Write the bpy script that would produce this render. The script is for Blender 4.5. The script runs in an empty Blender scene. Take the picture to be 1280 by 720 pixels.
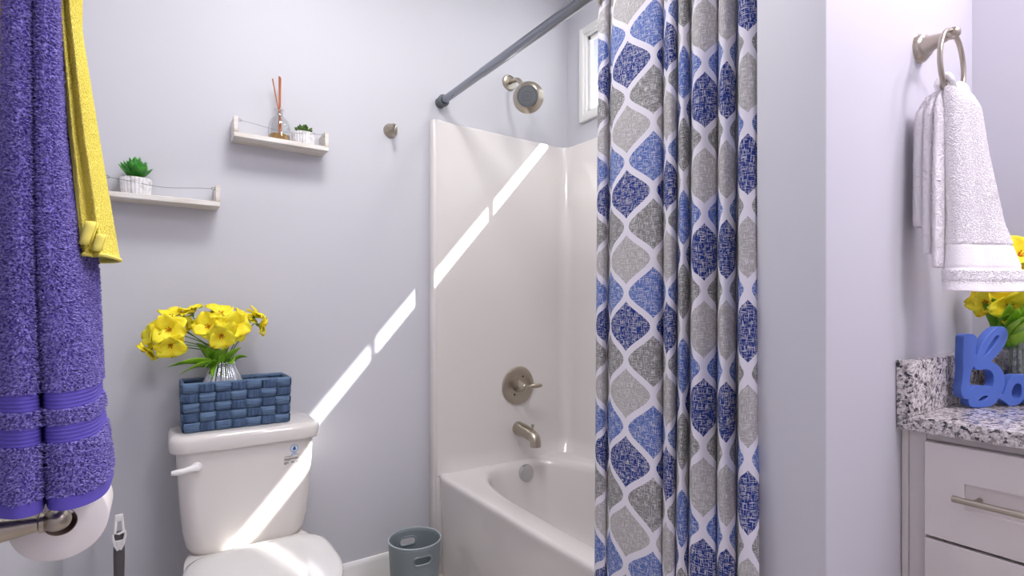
import bpy, bmesh, math, random
import numpy as np
from mathutils import Vector, Matrix, noise as mnoise
random.seed(7); RNG = np.random.default_rng(7)
scn = bpy.context.scene
COL = scn.collection
PI = math.pi

# ------------------------------------------------------------------ helpers
def lin(c):
    if isinstance(c, str):
        c = [int(c[i:i+2], 16)/255 for i in (0, 2, 4)]
    return tuple(x/12.92 if x <= .04045 else ((x+.055)/1.055)**2.4 for x in c) + (1,)

def mat(name, color, rough=.5, metal=0., bump=None, coat=0., spec=.5, trans=0., ior=1.45, sss=0., sheen=0.):
    m = bpy.data.materials.new(name); m.use_nodes = True
    nt = m.node_tree; b = nt.nodes['Principled BSDF']
    b.inputs['Base Color'].default_value = lin(color)
    b.inputs['Roughness'].default_value = rough
    b.inputs['Metallic'].default_value = metal
    b.inputs['Coat Weight'].default_value = coat
    b.inputs['Coat Roughness'].default_value = .05
    b.inputs['Specular IOR Level'].default_value = spec
    b.inputs['Transmission Weight'].default_value = trans
    b.inputs['IOR'].default_value = ior
    if sheen: b.inputs['Sheen Weight'].default_value = sheen
    if sss:
        b.inputs['Subsurface Weight'].default_value = sss
        b.inputs['Subsurface Scale'].default_value = .01
    if bump:
        scale, strength, dist = bump
        tc = nt.nodes.new('ShaderNodeTexCoord'); n = nt.nodes.new('ShaderNodeTexNoise')
        n.inputs['Scale'].default_value = scale; n.inputs['Detail'].default_value = 3
        bp = nt.nodes.new('ShaderNodeBump'); bp.inputs['Strength'].default_value = strength
        bp.inputs['Distance'].default_value = dist
        nt.links.new(tc.outputs['Object'], n.inputs['Vector'])
        nt.links.new(n.outputs['Fac'], bp.inputs['Height'])
        nt.links.new(bp.outputs['Normal'], b.inputs['Normal'])
    return m

def vary(m, c1, c2, scale, detail=4, lo=.35, hi=.65, stretch=(1, 1, 1)):
    """mix two colours of the same thing by noise"""
    nt = m.node_tree; b = nt.nodes['Principled BSDF']
    tc = nt.nodes.new('ShaderNodeTexCoord'); mp = nt.nodes.new('ShaderNodeMapping')
    mp.inputs['Scale'].default_value = stretch
    n = nt.nodes.new('ShaderNodeTexNoise'); n.inputs['Scale'].default_value = scale; n.inputs['Detail'].default_value = detail
    r = nt.nodes.new('ShaderNodeValToRGB')
    r.color_ramp.elements[0].position = lo; r.color_ramp.elements[0].color = lin(c1)
    r.color_ramp.elements[1].position = hi; r.color_ramp.elements[1].color = lin(c2)
    nt.links.new(tc.outputs['Object'], mp.inputs[0]); nt.links.new(mp.outputs[0], n.inputs['Vector'])
    nt.links.new(n.outputs['Fac'], r.inputs[0]); nt.links.new(r.outputs[0], b.inputs['Base Color'])
    return m

class MB:
    """collects shapes in world coordinates"""
    def __init__(s): s.v = []; s.f = []; s.uv = None
    def add(s, vs, fs):
        o = len(s.v); s.v += [tuple(p) for p in vs]; s.f += [tuple(i+o for i in f) for f in fs]; return s
    def bm(s, bm):
        bm.verts.index_update()
        s.add([v.co[:] for v in bm.verts], [[v.index for v in f.verts] for f in bm.faces]); bm.free(); return s
    def box(s, a, b, bev=0., seg=2, M=None):
        bm = bmesh.new(); bmesh.ops.create_cube(bm, size=1)
        for v in bm.verts:
            v.co = Vector([a[i]+(v.co[i]+.5)*(b[i]-a[i]) for i in range(3)])
        if bev: bmesh.ops.bevel(bm, geom=bm.edges[:], offset=bev, segments=seg, profile=.5, affect='EDGES')
        if M is not None: bmesh.ops.transform(bm, matrix=M, verts=bm.verts)
        return s.bm(bm)
    def lathe(s, prof, M=None, seg=32, closed=False):
        """profile (r, z) turned about z, then moved by M"""
        M = M or Matrix(); vs = []; fs = []; ring = []
        for r, z in prof:
            if r < 1e-6: ring.append([len(vs)]); vs.append(M @ Vector((0, 0, z)))
            else:
                ring.append(list(range(len(vs), len(vs)+seg)))
                vs += [M @ Vector((r*math.cos(2*PI*k/seg), r*math.sin(2*PI*k/seg), z)) for k in range(seg)]
        n = len(prof)
        for i in range(n if closed else n-1):
            A, B = ring[i], ring[(i+1) % n]
            for k in range(seg):
                k2 = (k+1) % seg
                if len(A) == 1 and len(B) == 1: continue
                if len(A) == 1: fs.append((A[0], B[k2], B[k]))
                elif len(B) == 1: fs.append((A[k], A[k2], B[0]))
                else: fs.append((A[k], A[k2], B[k2], B[k]))
        return s.add(vs, fs)
    def tube(s, pts, rad, seg=12, closed=False, flat=1., up=None):
        pts = [Vector(p) for p in pts]; n = len(pts)
        rad = rad if isinstance(rad, (list, tuple)) else [rad]*n
        vs = []; fs = []; N = None
        for i, p in enumerate(pts):
            if closed: t = pts[(i+1) % n]-pts[i-1]
            else: t = pts[min(i+1, n-1)]-pts[max(i-1, 0)]
            t.normalize()
            if N is None:
                a = Vector(up) if up else (Vector((0, 0, 1)) if abs(t.z) < .9 else Vector((1, 0, 0)))
                N = (a - t*a.dot(t)).normalized()
            else: N = (N - t*N.dot(t)).normalized()
            B = t.cross(N)
            vs += [p+(N*math.cos(2*PI*k/seg)*flat+B*math.sin(2*PI*k/seg))*rad[i] for k in range(seg)]
        for i in range(n if closed else n-1):
            j = (i+1) % n
            for k in range(seg):
                k2 = (k+1) % seg
                fs.append((i*seg+k, i*seg+k2, j*seg+k2, j*seg+k))
        if not closed:
            fs.append(tuple(range(seg))[::-1]); fs.append(tuple((n-1)*seg+k for k in range(seg)))
        return s.add(vs, fs)
    def loft(s, rings, cap=(True, True), closed=True):
        vs = []; fs = []; m = len(rings[0])
        for r in rings: vs += [tuple(p) for p in r]
        for i in range(len(rings)-1):
            for k in range(m if closed else m-1):
                k2 = (k+1) % m
                fs.append((i*m+k, i*m+k2, (i+1)*m+k2, (i+1)*m+k))
        if cap[0]: fs.append(tuple(range(m))[::-1])
        if cap[1]: fs.append(tuple((len(rings)-1)*m+k for k in range(m)))
        return s.add(vs, fs)
    def build(s, name, m, parent=None, smooth=True, loc=None, bevel=0., angle=40, sub=0, solid=0., kind=None, label=None, off=0.):
        """ONE mesh object; vertices given in world coordinates"""
        root = parent
        while root is not None and root.parent is not None: root = root.parent
        o = Vector(root.location) if root is not None else Vector(loc or (0, 0, 0))
        me = bpy.data.meshes.new(name)
        me.from_pydata([(p[0]-o.x, p[1]-o.y, p[2]-o.z) for p in s.v], [], s.f); me.update()
        bm = bmesh.new(); bm.from_mesh(me); bmesh.ops.recalc_face_normals(bm, faces=bm.faces) if s.uv is None else None
        bm.to_mesh(me); bm.free()
        if s.uv is not None:
            uvl = me.uv_layers.new(name='UVMap'); li = np.empty(len(me.loops), dtype=np.int32)
            me.loops.foreach_get('vertex_index', li); uvl.data.foreach_set('uv', np.asarray(s.uv, dtype=np.float32)[li].ravel())
        if m: me.materials.append(m)
        ob = bpy.data.objects.new(name, me); COL.objects.link(ob)
        if smooth:
            me.shade_smooth()
            if not sub and angle < 180: me.set_sharp_from_angle(angle=math.radians(angle))
        if parent is not None: ob.parent = parent
        else: ob.location = o
        if solid:
            md = ob.modifiers.new('s', 'SOLIDIFY'); md.thickness = solid; md.offset = off
        if bevel:
            md = ob.modifiers.new('b', 'BEVEL'); md.width = bevel; md.segments = 3; md.limit_method = 'ANGLE'; md.angle_limit = math.radians(35)
        if sub:
            md = ob.modifiers.new('u', 'SUBSURF'); md.levels = sub; md.render_levels = sub
        if kind: ob['kind'] = kind
        if label: ob['label'] = label
        return ob

def thing(name, label, cat, loc, group=None):
    o = bpy.data.objects.new(name, None); COL.objects.link(o); o.location = loc
    o.empty_display_size = .05
    return tag(o, label, cat, group)
def tag(o, label, cat, group=None, kind=None):
    o['label'] = label; o['category'] = cat
    if group: o['group'] = group
    if kind: o['kind'] = kind
    return o
def T(x, y, z): return Matrix.Translation((x, y, z))
def AX(d, at=(0, 0, 0), roll=0):
    """matrix that maps local z to direction d at a point"""
    q = Vector(d).to_track_quat('Z', 'Y')
    return Matrix.Translation(at) @ q.to_matrix().to_4x4() @ Matrix.Rotation(roll, 4, 'Z')
def spline(pts, n=8, closed=False):
    """Catmull-Rom through points of any dimension"""
    P = [np.array(p, float) for p in pts]; N = len(P); out = []
    for i in range(N if closed else N-1):
        if closed: a, b, c, d = P[i-1], P[i], P[(i+1) % N], P[(i+2) % N]
        else: a, b, c, d = P[max(i-1, 0)], P[i], P[i+1], P[min(i+2, N-1)]
        for k in range(n):
            t = k/n
            out.append(.5*((2*b)+(-a+c)*t+(2*a-5*b+4*c-d)*t*t+(-a+3*b-3*c+d)*t**3))
    if not closed: out.append(P[-1])
    return out
def rrect(cx, cy, hx, hy, r, z, n=6):
    r = min(r, hx, hy); out = []
    for qx, qy, a0 in ((1, 1, 0), (-1, 1, 90), (-1, -1, 180), (1, -1, 270)):
        for k in range(n+1):
            a = math.radians(a0+90*k/n)
            out.append((cx+qx*(hx-r)+r*math.cos(a), cy+qy*(hy-r)+r*math.sin(a), z))
    return out
def sup(cx, cy, hx, hy, z, e=2.4, n=64, hy2=None):
    out = []
    for k in range(n):
        a = 2*PI*k/n; c, s_ = math.cos(a), math.sin(a)
        h = hy if s_ < 0 or hy2 is None else hy2
        out.append((cx+hx*math.copysign(abs(c)**(2/e), c), cy+h*math.copysign(abs(s_)**(2/e), s_), z))
    return out

# ------------------------------------------------------------------ materials
M = {}
M['wall'] = mat('wall_paint', 'CBCBD2', .55, bump=(260, .06, .002))
M['ceil'] = mat('ceiling_paint', 'F0F0F0', .7)
M['trim'] = mat('trim_white', 'EDECEA', .35)
M['porc'] = mat('porcelain', 'E4DFDB', .12, coat=.6)
M['acryl'] = mat('tub_acrylic', 'DFDAD8', .2, coat=.4)
M['nickel'] = mat('brushed_nickel', 'B3AA9C', .28, 1.)
M['chrome'] = mat('chrome', 'C9CACD', .1, 1.)
M['rod'] = mat('rod_steel', '93979F', .16, 1.)
M['dark'] = mat('dark_rubber', '5A5F64', .45)
M['black'] = mat('black', '151515', .5)
M['whitep'] = mat('white_plastic', 'F0EEEE', .3)
M['seat'] = mat('seat_plastic', 'DFDDDB', .1, coat=.5)
M['greyp'] = mat('charcoal_grip', '5E5B5D', .5)
M['pane'] = bpy.data.materials.new('window_glass')
def thin_glass(m, tint, refl=.08, rough=.02):
    m.use_nodes = True; nt = m.node_tree; nt.nodes.clear()
    o = nt.nodes.new('ShaderNodeOutputMaterial'); mx = nt.nodes.new('ShaderNodeMixShader')
    t = nt.nodes.new('ShaderNodeBsdfTransparent'); t.inputs[0].default_value = tint
    g = nt.nodes.new('ShaderNodeBsdfGlossy'); g.inputs['Roughness'].default_value = rough
    lw = nt.nodes.new('ShaderNodeLayerWeight'); lw.inputs[0].default_value = .25
    mr = nt.nodes.new('ShaderNodeMapRange'); mr.inputs['To Min'].default_value = refl*.5; mr.inputs['To Max'].default_value = .6
    nt.links.new(lw.outputs['Facing'], mr.inputs[0]); nt.links.new(mr.outputs[0], mx.inputs[0])
    nt.links.new(t.outputs[0], mx.inputs[1]); nt.links.new(g.outputs[0], mx.inputs[2]); nt.links.new(mx.outputs[0], o.inputs[0])
    return m
thin_glass(M['pane'], (.97, .98, .98, 1), .06)
M['glass'] = thin_glass(bpy.data.materials.new('clear_glass'), (.93, .95, .95, 1), .12)
M['ribglass'] = mat('silver_ribbed_glass', 'BFC3C8', .12, .85)
M['clearvase'] = thin_glass(bpy.data.materials.new('vase_glass'), (.82, .84, .86, 1), .2)
M['oil'] = mat('amber_oil', 'D9A32A', .1, trans=.6)
M['reed'] = mat('rattan_reed', 'B5683A', .6); vary(M['reed'], 'A4592F', 'C67C4A', 60, stretch=(1, 1, .1))
M['wood'] = vary(mat('whitewashed_wood', 'E0DAD2', .6, bump=(90, .15, .002)), 'D2C5B7', 'E9E6E2', 26, 5, .3, .6, (.25, 3, 3))
M['wire'] = mat('steel_wire', '8A8C90', .35, 1.)
M['pot'] = vary(mat('whitewashed_cement', 'E6E4E4', .8, bump=(120, .2, .002)), 'C9C5C4', 'F0EFF0', 60, 4, .3, .55)
M['succ'] = vary(mat('succulent_leaf', '2F8A2A', .4), '1E6A20', '4FA63A', 40, 3, .35, .65)
M['succ2'] = vary(mat('succulent_leaf_dull', '47682F', .45), '38552A', '68893F', 40, 3, .35, .65)
M['soil'] = mat('soil', '4A4038', .9)
M['leaf'] = vary(mat('leaf_green', '6AA321', .42), '5A9A1A', '9CCB38', 18, 3, .35, .65)
M['stem'] = mat('stem_green', '5C8433', .5)
M['petal'] = vary(mat('yellow_petal', 'FFDD10', .55), 'FFDF0A', 'FFF53A', 30, 3, .3, .6)
M['centre'] = mat('flower_centre', 'D08A14', .6)
M['basket'] = vary(mat('navy_paper_ribbon', '3F5676', .75, bump=(240, .5, .002)), '3C5273', '6A83A2', 14, 6, .3, .7, (1.2, 1.2, 14))
M['warp'] = vary(mat('navy_paper_ribbon_upright', '3F5676', .75, bump=(240, .5, .002)), '2F4262', '526A8C', 14, 6, .3, .7, (14, 14, 1.2))
M['bin'] = mat('grey_blue_plastic', '808B8F', .38)
M['lipin'] = mat('pale_plastic_edge', 'A9B4BA', .35)
M['paper'] = mat('toilet_paper', 'F3EEEA', .9, bump=(200, .1, .001))
M['card'] = mat('cardboard', '8B7568', .8)
M['purple'] = vary(mat('purple_terry', '6A57BE', .9), '564AA2', 'A49ADF', 330, 2, .38, .62)  # fine dark and pale mottling paints in the shade between loops
M['purpleband'] = mat('purple_woven_band', '5F52B4', .8)
M['yellow'] = mat('yellow_terry', 'FFF276', .9, bump=(600, .1, .001))
M['whitet'] = mat('white_terry', 'FFFBFD', .95, bump=(420, .5, .002))
M['cab'] = mat('cabinet_paint', 'DCD5D2', .4)
M['sign'] = mat('blue_painted_wood', '4F6FC0', .35, bump=(60, .08, .002))
M['bead'] = mat('dark_glass_bead', '241C2C', .1, coat=.5)
M['blue'] = mat('label_blue', '2C6DB0', .5)
M['ltblue'] = mat('label_pale_blue', '8FB5DA', .5)
M['ink'] = mat('label_ink', '3C3A3A', .6)
M['labelw'] = mat('label_white', 'EDEBEA', .4)
M['frosted'] = mat('lamp_shade', 'FFFFFF', .5)

def granite():
    m = mat('speckled_granite', 'D8D3CF', .22, coat=.3); nt = m.node_tree; b = nt.nodes['Principled BSDF']
    tc = nt.nodes.new('ShaderNodeTexCoord')
    def layer(scale, detail, lo, hi, kind='ShaderNodeTexNoise', rough=.6):
        n = nt.nodes.new(kind); n.inputs['Scale'].default_value = scale; n.inputs['Detail'].default_value = detail
        n.inputs['Roughness'].default_value = rough
        r = nt.nodes.new('ShaderNodeMapRange'); r.inputs['From Min'].default_value = lo; r.inputs['From Max'].default_value = hi
        nt.links.new(tc.outputs['Object'], n.inputs['Vector']); nt.links.new(n.outputs['Fac'], r.inputs[0]); return r.outputs[0]
    def mix(fac, a, c):
        x = nt.nodes.new('ShaderNodeMix'); x.data_type = 'RGBA'
        nt.links.new(fac, x.inputs[0])
        if isinstance(a, str): x.inputs[6].default_value = lin(a)
        else: nt.links.new(a, x.inputs[6])
        x.inputs[7].default_value = lin(c); return x.outputs[2]
    c = mix(layer(210, 5, .40, .62), 'F0EAE9', 'B9B2B0')
    c = mix(layer(70, 6, .53, .60), c, '98908B')
    c = mix(layer(150, 7, .54, .60), c, '55525A')
    c = mix(layer(60, 8, .575, .61), c, '2E2D34')
    nt.links.new(c, b.inputs['Base Color']); return m
M['granite'] = granite()

def tiles():
    m = mat('floor_tile', 'BDB6AE', .35); nt = m.node_tree; b = nt.nodes['Principled BSDF']
    tc = nt.nodes.new('ShaderNodeTexCoord'); br = nt.nodes.new('ShaderNodeTexBrick')
    br.inputs['Color1'].default_value = lin('C2BBB3'); br.inputs['Color2'].default_value = lin('B8B1A9'); br.inputs['Mortar'].default_value = lin('8C867F')
    br.inputs['Scale'].default_value = 1; br.inputs['Brick Width'].default_value = .6; br.inputs['Row Height'].default_value = .3; br.inputs['Mortar Size'].default_value = .003
    nt.links.new(tc.outputs['Object'], br.inputs['Vector']); nt.links.new(br.outputs['Color'], b.inputs['Base Color']); return m
M['tile'] = tiles()

def curtain_mat():
    m = bpy.data.materials.new('ogee_print_fabric'); m.use_nodes = True; nt = m.node_tree; nt.nodes.clear()
    L = nt.links.new
    def val(x, sock):
        if isinstance(x, (int, float)): sock.default_value = x
        else: L(x, sock)
    def mth(op, a, b=0., c=0.):
        n = nt.nodes.new('ShaderNodeMath'); n.operation = op
        val(a, n.inputs[0]); val(b, n.inputs[1]); val(c, n.inputs[2]); return n.outputs[0]
    uv = nt.nodes.new('ShaderNodeUVMap'); uv.uv_map = 'UVMap'
    sx = nt.nodes.new('ShaderNodeSeparateXYZ'); L(uv.outputs[0], sx.inputs[0])
    W, Hh, A, TH = CW, CH, .5, .105
    U = mth('DIVIDE', sx.outputs[0], W); V = mth('DIVIDE', sx.outputs[1], Hh)
    c = mth('COSINE', mth('MULTIPLY', V, 2*PI))
    n = mth('FLOOR', mth('ADD', U, .5))
    par = mth('SUBTRACT', 1., mth('MULTIPLY', 2., mth('FLOORED_MODULO', n, 2.)))      # +1 even, -1 odd
    D = mth('SUBTRACT', mth('SUBTRACT', U, n), mth('MULTIPLY', mth('MULTIPLY', par, c), A))
    sl = mth('MULTIPLY', mth('SINE', mth('MULTIPLY', V, 2*PI)), A*2*PI*W/Hh)
    dist = mth('DIVIDE', mth('ABSOLUTE', D), mth('SQRT', mth('ADD', 1., mth('MULTIPLY', sl, sl))))
    band = mth('LESS_THAN', dist, TH)
    right = mth('GREATER_THAN', D, 0.)
    col = mth('ADD', mth('SUBTRACT', n, 1.), right)
    odd = mth('FLOORED_MODULO', col, 2.)
    j = mth('FLOORED_MODULO', mth('FLOOR', mth('ADD', V, mth('MULTIPLY', odd, .5))), 2.)
    def mix(f, a, b):
        x = nt.nodes.new('ShaderNodeMix'); x.data_type = 'RGBA'; L(f, x.inputs[0])
        for s_, i in ((a, 6), (b, 7)):
            if isinstance(s_, str): x.inputs[i].default_value = lin(s_)
            else: L(s_, x.inputs[i])
        return x.outputs[2]
    even_c = mix(j, '2B3F86', 'B4B1B0')
    odd_c = mix(j, '5D77BA', '8A8988')
    cell = mix(odd, even_c, odd_c)
    # linen scratches: threads of pale yarn in both directions
    def thread(su, sv, lo):
        cb = nt.nodes.new('ShaderNodeCombineXYZ'); L(mth('MULTIPLY', sx.outputs[0], su), cb.inputs[0]); L(mth('MULTIPLY', sx.outputs[1], sv), cb.inputs[1])
        nz = nt.nodes.new('ShaderNodeTexNoise'); nz.inputs['Scale'].default_value = 1; nz.inputs['Detail'].default_value = 2
        L(cb.outputs[0], nz.inputs['Vector'])
        mr = nt.nodes.new('ShaderNodeMapRange'); mr.inputs['From Min'].default_value = lo; mr.inputs['From Max'].default_value = lo+.07
        L(nz.outputs['Fac'], mr.inputs[0]); return mr.outputs[0]
    th = mth('MAXIMUM', thread(560, 60, .55), thread(60, 560, .55))
    cell = mix(mth('MULTIPLY', th, .75), cell, 'E2E0E4')
    cell = mix(mth('MULTIPLY', mth('MAXIMUM', thread(500, 60, .6), thread(60, 500, .6)), .25), cell, '30323C')
    fin = mix(band, cell, 'E9E6F0')
    d = nt.nodes.new('ShaderNodeBsdfDiffuse'); t = nt.nodes.new('ShaderNodeBsdfTranslucent')
    L(fin, d.inputs[0]); L(fin, t.inputs[0])
    mx = nt.nodes.new('ShaderNodeMixShader'); mx.inputs[0].default_value = .22
    L(d.outputs[0], mx.inputs[1]); L(t.outputs[0], mx.inputs[2])
    o = nt.nodes.new('ShaderNodeOutputMaterial'); L(mx.outputs[0], o.inputs[0]); return m
CW, CH = .072, .163
M['curtain'] = curtain_mat()

# ------------------------------------------------------------------ the room
XL, XR, XC, YP0, YP1, ZC = -.234, 1.735, .965, -1.476, -1.605, 2.74
YB, XS = -3.3, 1.735
def struct(name, mb, m, **k):
    o = mb.build(name, m, **k); o['kind'] = 'structure'; return o
struct('floor', MB().box((XL-.12, YB, -.06), (XR+.14, .12, 0)), M['tile'], smooth=False)
struct('ceiling', MB().box((XL-.12, YB, ZC), (XR+.14, .12, ZC+.08)), M['ceil'], smooth=False)
struct('wall_back', MB().box((XL-.12, 0, 0), (XR+.14, .12, ZC)), M['wall'], smooth=False)
struct('wall_left', MB().box((XL-.12, YB, 0), (XL, 0, ZC)), M['wall'], smooth=False)
struct('wall_front', MB().box((XL-.12, YB-.12, 0), (XR+.14, YB, ZC)), M['wall'], smooth=False)
struct('wall_partition', MB().box((XC, YP1, 0), (XR, YP0, ZC), .004), M['wall'])
WY0, WY1, WZ0, WZ1 = -1.44, -.150, 2.078, 2.45          # window opening in the side wall
mb = MB()
mb.box((XR, YB, 0), (XR+.125, WY0, ZC)); mb.box((XR, WY1, 0), (XR+.125, 0, ZC))
mb.box((XR, WY0, 0), (XR+.125, WY1, WZ0)); mb.box((XR, WY0, WZ1), (XR+.125, WY1, ZC))
struct('wall_right', mb, M['wall'], smooth=False)
# window
def casing(y0, y1, z0, z1, w, x, t):
    mb = MB()
    for (a, b_, c_, d_) in ((y0-w, z0-w, y0, z1+w), (y1, z0-w, y1+w, z1+w), (y0, z0-w, y1, z0), (y0, z1, y1, z1+w)):
        mb.box((x-t, a, b_), (x, c_, d_), .002)
    return mb
win = casing(WY0+.002, WY1-.002, WZ0+.002, WZ1-.002, .016, XR, .008)
w2 = casing(WY0-.012, WY1+.012, WZ0-.012, WZ1+.012, .03, XR, .018); win.add(w2.v, w2.f)
wn = struct('window_1', win, M['trim'])
sash = MB(); XG = XR+.018
for (a, b_, c_, d_) in ((WY0, WZ0, WY1, WZ0+.018), (WY0, WZ1-.02, WY1, WZ1), (WY0, WZ0, WY0+.018, WZ1), (WY1-.016, WZ0, WY1, WZ1)):
    sash.box((XG-.009, a, b_), (XG+.009, c_, d_), .003)
for y in (-.399, -.725, -1.06): sash.box((XG-.004, y-.009, WZ0), (XG+.004, y+.009, WZ1), .001)
sash.build('window_frame', M['trim'], wn)
MB().box((XR+.03, WY0, WZ0-.004), (XR+.12, WY1, WZ0+.002)).build('window_sill', M['trim'], wn)
MB().box((XG-.002, WY0+.02, WZ0+.02), (XG+.002, WY1-.02, WZ1-.02)).build('pane', M['pane'], wn, smooth=False)
EX, EZ = 2.30, 2.794
struct('roof_eave', MB().box((XR+.125, YB, EZ), (EX, .5, EZ+.12)), M['trim'], smooth=False)
# baseboards with a stepped, rounded top
def baseboard(name, pts, nrm):
    prof = [(0, 0), (.016, 0), (.016, .085), (.013, .093), (.013, .112), (.011, .122), (.006, .13), (0, .132)]
    rings = [[(p[0]+nrm[0]*t, p[1]+nrm[1]*t, z) for t, z in prof] for p in pts]
    struct(name, MB().loft(rings), M['trim'], angle=25)
baseboard('baseboard_back', ((XL, 0), (.955, 0)), (0, -1))
baseboard('baseboard_left', ((XL, YB), (XL, 0)), (1, 0))
baseboard('baseboard_partition', ((XC, YP1-.0), (1.26, YP1)), (0, -1))

# ------------------------------------------------------------------ bathtub with surround
TX0, TX1, TYB, TYF, TZ = .978, XR-.002, -.002, YP0+.002, .425
SB, SR = -.045, XR-.045       # faces of the surround
tub = thing('bathtub', 'white one-piece bathtub with tall moulded wall surround in the alcove', 'bathtub', (1.36, -.75, 0))
cx, cy = (TX0+SR)/2, (SB+TYF)/2
def tubring(hx, hy, z, e, dy=0, dx=0): return sup(cx+dx, cy+dy, hx, hy, z, e, 96)
hx, hy = (SR-TX0)/2, (SB-TYF)/2
# deck outline is a rectangle resampled by angle so that it lofts to the basin
def rectring(hx, hy, z): return sup(cx, cy+.0175, hx, hy+.0175, z, 16, 96)      # the wall end runs in behind the surround
ap = MB().loft([rectring(hx-.012, hy, 0), rectring(hx-.012, hy, .14), rectring(hx-.006, hy, .30), rectring(hx-.003, hy, TZ-.028), rectring(hx, hy, TZ-.014), rectring(hx-.004, hy-.004, TZ-.003), rectring(hx-.013, hy-.013, TZ)], cap=(True, False))
rim = [rectring(hx-.013, hy-.013, TZ)]
bx, by = .282, .655
for s_, z, e in ((1.035, TZ+.001, 3.2), (1.012, TZ-.003, 3.0), (.99, TZ-.014, 2.9), (.975, TZ-.035, 2.9), (.95, TZ-.10, 2.9), (.91, TZ-.2, 2.8), (.86, TZ-.28, 2.8), (.78, TZ-.33, 2.6), (.6, TZ-.355, 2.5), (.2, TZ-.36, 2.3)):
    rim.append(sup(cx+.012, cy+.018*(1 if s_ > .9 else 1), bx*s_, by*s_ - (0 if s_ > .98 else .05*(.98-s_)), z, e, 96))
ap.loft(rim, cap=(False, True))
ap.build('basin', M['acryl'], tub, angle=60)
# surround: wraps three sides, rounded inner corners, front flanges
def surround_outline(inset, z, r=.055):
    y_front = TYF+.0
    pts = [(TX0+.0, SB), (TX0+.012, SB-inset*.12), (TX0+.03, SB-inset*.5), (TX0+.05, SB-inset*.88), (TX0+.07, SB-inset)]
    for k in range(9):
        a = math.radians(90*k/8); pts.append((SR-inset-r+r*math.sin(a), SB-inset-r+r*math.cos(a)))
    for k in range(9):
        a = math.radians(90*k/8); pts.append((SR-inset-r+r*math.cos(a), TYF+.045+inset+r-r*math.sin(a)))
    pts.append((TX0+.08, TYF+.045+inset))
    return [(x, y, z) for x, y in pts]
ST = 1.925
sr = MB()
base = [surround_outline(-.0, TZ-.05)]
rings = [surround_outline(.03, TZ-.01, .08), surround_outline(.022, TZ+.008, .08), surround_outline(.008, TZ+.035, .065), surround_outline(.0, TZ+.07), surround_outline(0, 1.2), surround_outline(0, ST-.012), surround_outline(-.003, ST-.004), surround_outline(-.010, ST), surround_outline(-.042, ST)]
sr.loft(rings, cap=(False, False), closed=False)
# front flange strips with rounded edges (left, seen from the toilet; right against the partition)
sr.box((TX0-.016, SB-.0015, .0), (TX0+.004, -.001, ST), .006)
sr.box((TX0-.0155, SB-.0010, .0), (TX0+.04, -.0015, TZ-.012), .002)
sr.box((TX0+.065, TYF, TZ-.02), (TX0+.09, TYF+.046, ST), .006)
sr.build('surround', M['acryl'], tub, angle=50)
OV = (1.395, -.135, .375)
dirv = Vector((0, -1, .12)).normalized()
MB().lathe([(0, .0), (.038, .0), (.039, .004), (.039, .012), (.036, .017), (.012, .019), (0, .019)], AX(dirv, (OV[0], OV[1]+.03, OV[2]-.003)), 32).build('overflow_plate', M['chrome'], tub, label='round chrome overflow plate')

# ------------------------------------------------------------------ shower fittings
v = thing('shower_valve', 'round nickel shower valve plate with lever handle on the tub surround', 'faucet', (1.395, SB, .765))
c0 = (1.395, SB, .765)
MB().lathe([(0, 0), (.088, 0), (.089, .004), (.083, .009), (.066, .012), (.060, .010), (.045, .007), (.035, .008), (0, .008)], AX((0, -1, 0), c0), 48).build('escutcheon', M['nickel'], v)
h = MB().lathe([(.031, .006), (.031, .02), (.029, .026), (.025, .028), (.024, .036), (.022, .04), (.015, .055), (.012, .06), (.009, .064), (0, .066)], AX((0, -1, 0), c0), 32)
p0 = Vector((1.395, SB-.056, .765))
h.tube([p0, p0+Vector((.014, -.004, 0)), p0+Vector((.026, -.006, 0)), p0+Vector((.04, -.009, .001)), p0+Vector((.06, -.013, .002)), p0+Vector((.078, -.016, .002)), p0+Vector((.088, -.018, .002))], [.008, .006, .005, .0095, .0115, .009, .003], 16)
h.build('lever_handle', M['nickel'], v)
for a in (60, 240):
    MB().lathe([(.0045, .0), (.0045, .0012), (0, .0012)], AX((0, -1, 0), (c0[0]+.047*math.cos(math.radians(a)), SB-.0085, c0[2]+.047*math.sin(math.radians(a)))), 12).build('screw', M['black'], v)
s = thing('tub_spout', 'nickel tub spout with small diverter pull above the basin', 'faucet', (1.395, SB, .565))
pts = [(1.395, SB, .566), (1.395, SB-.012, .566), (1.395, SB-.05, .563), (1.395, SB-.085, .558), (1.395, SB-.115, .552), (1.395, SB-.133, .541), (1.395, SB-.139, .526), (1.395, SB-.1395, .508)]
MB().tube(pts, [.030, .031, .030, .0275, .0255, .025, .0245, .024], 24, up=(1, 0, 0)).build('spout', M['nickel'], s, angle=60)
MB().lathe([(.003, 0), (.003, .018), (.0065, .022), (.0075, .028), (.005, .033), (0, .033)], T(1.395, SB-.118, .572), 14).build('diverter_pull', M['nickel'], s)
hd = thing('showerhead', 'round nickel shower head on a bent arm above the surround', 'shower head', (1.375, 0, 2.19))
hc = Vector((1.375, 0, 2.19))
MB().lathe([(0, 0), (.037, 0), (.037, .003), (.033, .010), (.019, .014), (0, .014)], AX((0, -1, 0), hc), 32).build('wall_flange', M['nickel'], hd)
tip = Vector((1.408, -.127, 2.073))
MB().tube(spline([hc+Vector((0, -.005, 0)), hc+Vector((0, -.05, -.006)), hc+Vector((-.001, -.095, -.03)), tip], 5), .0105, 14).build('arm', M['nickel'], hd)
dv = Vector((-.66, -.66, -.17)).normalized()
hb = tip+dv*.0
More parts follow.
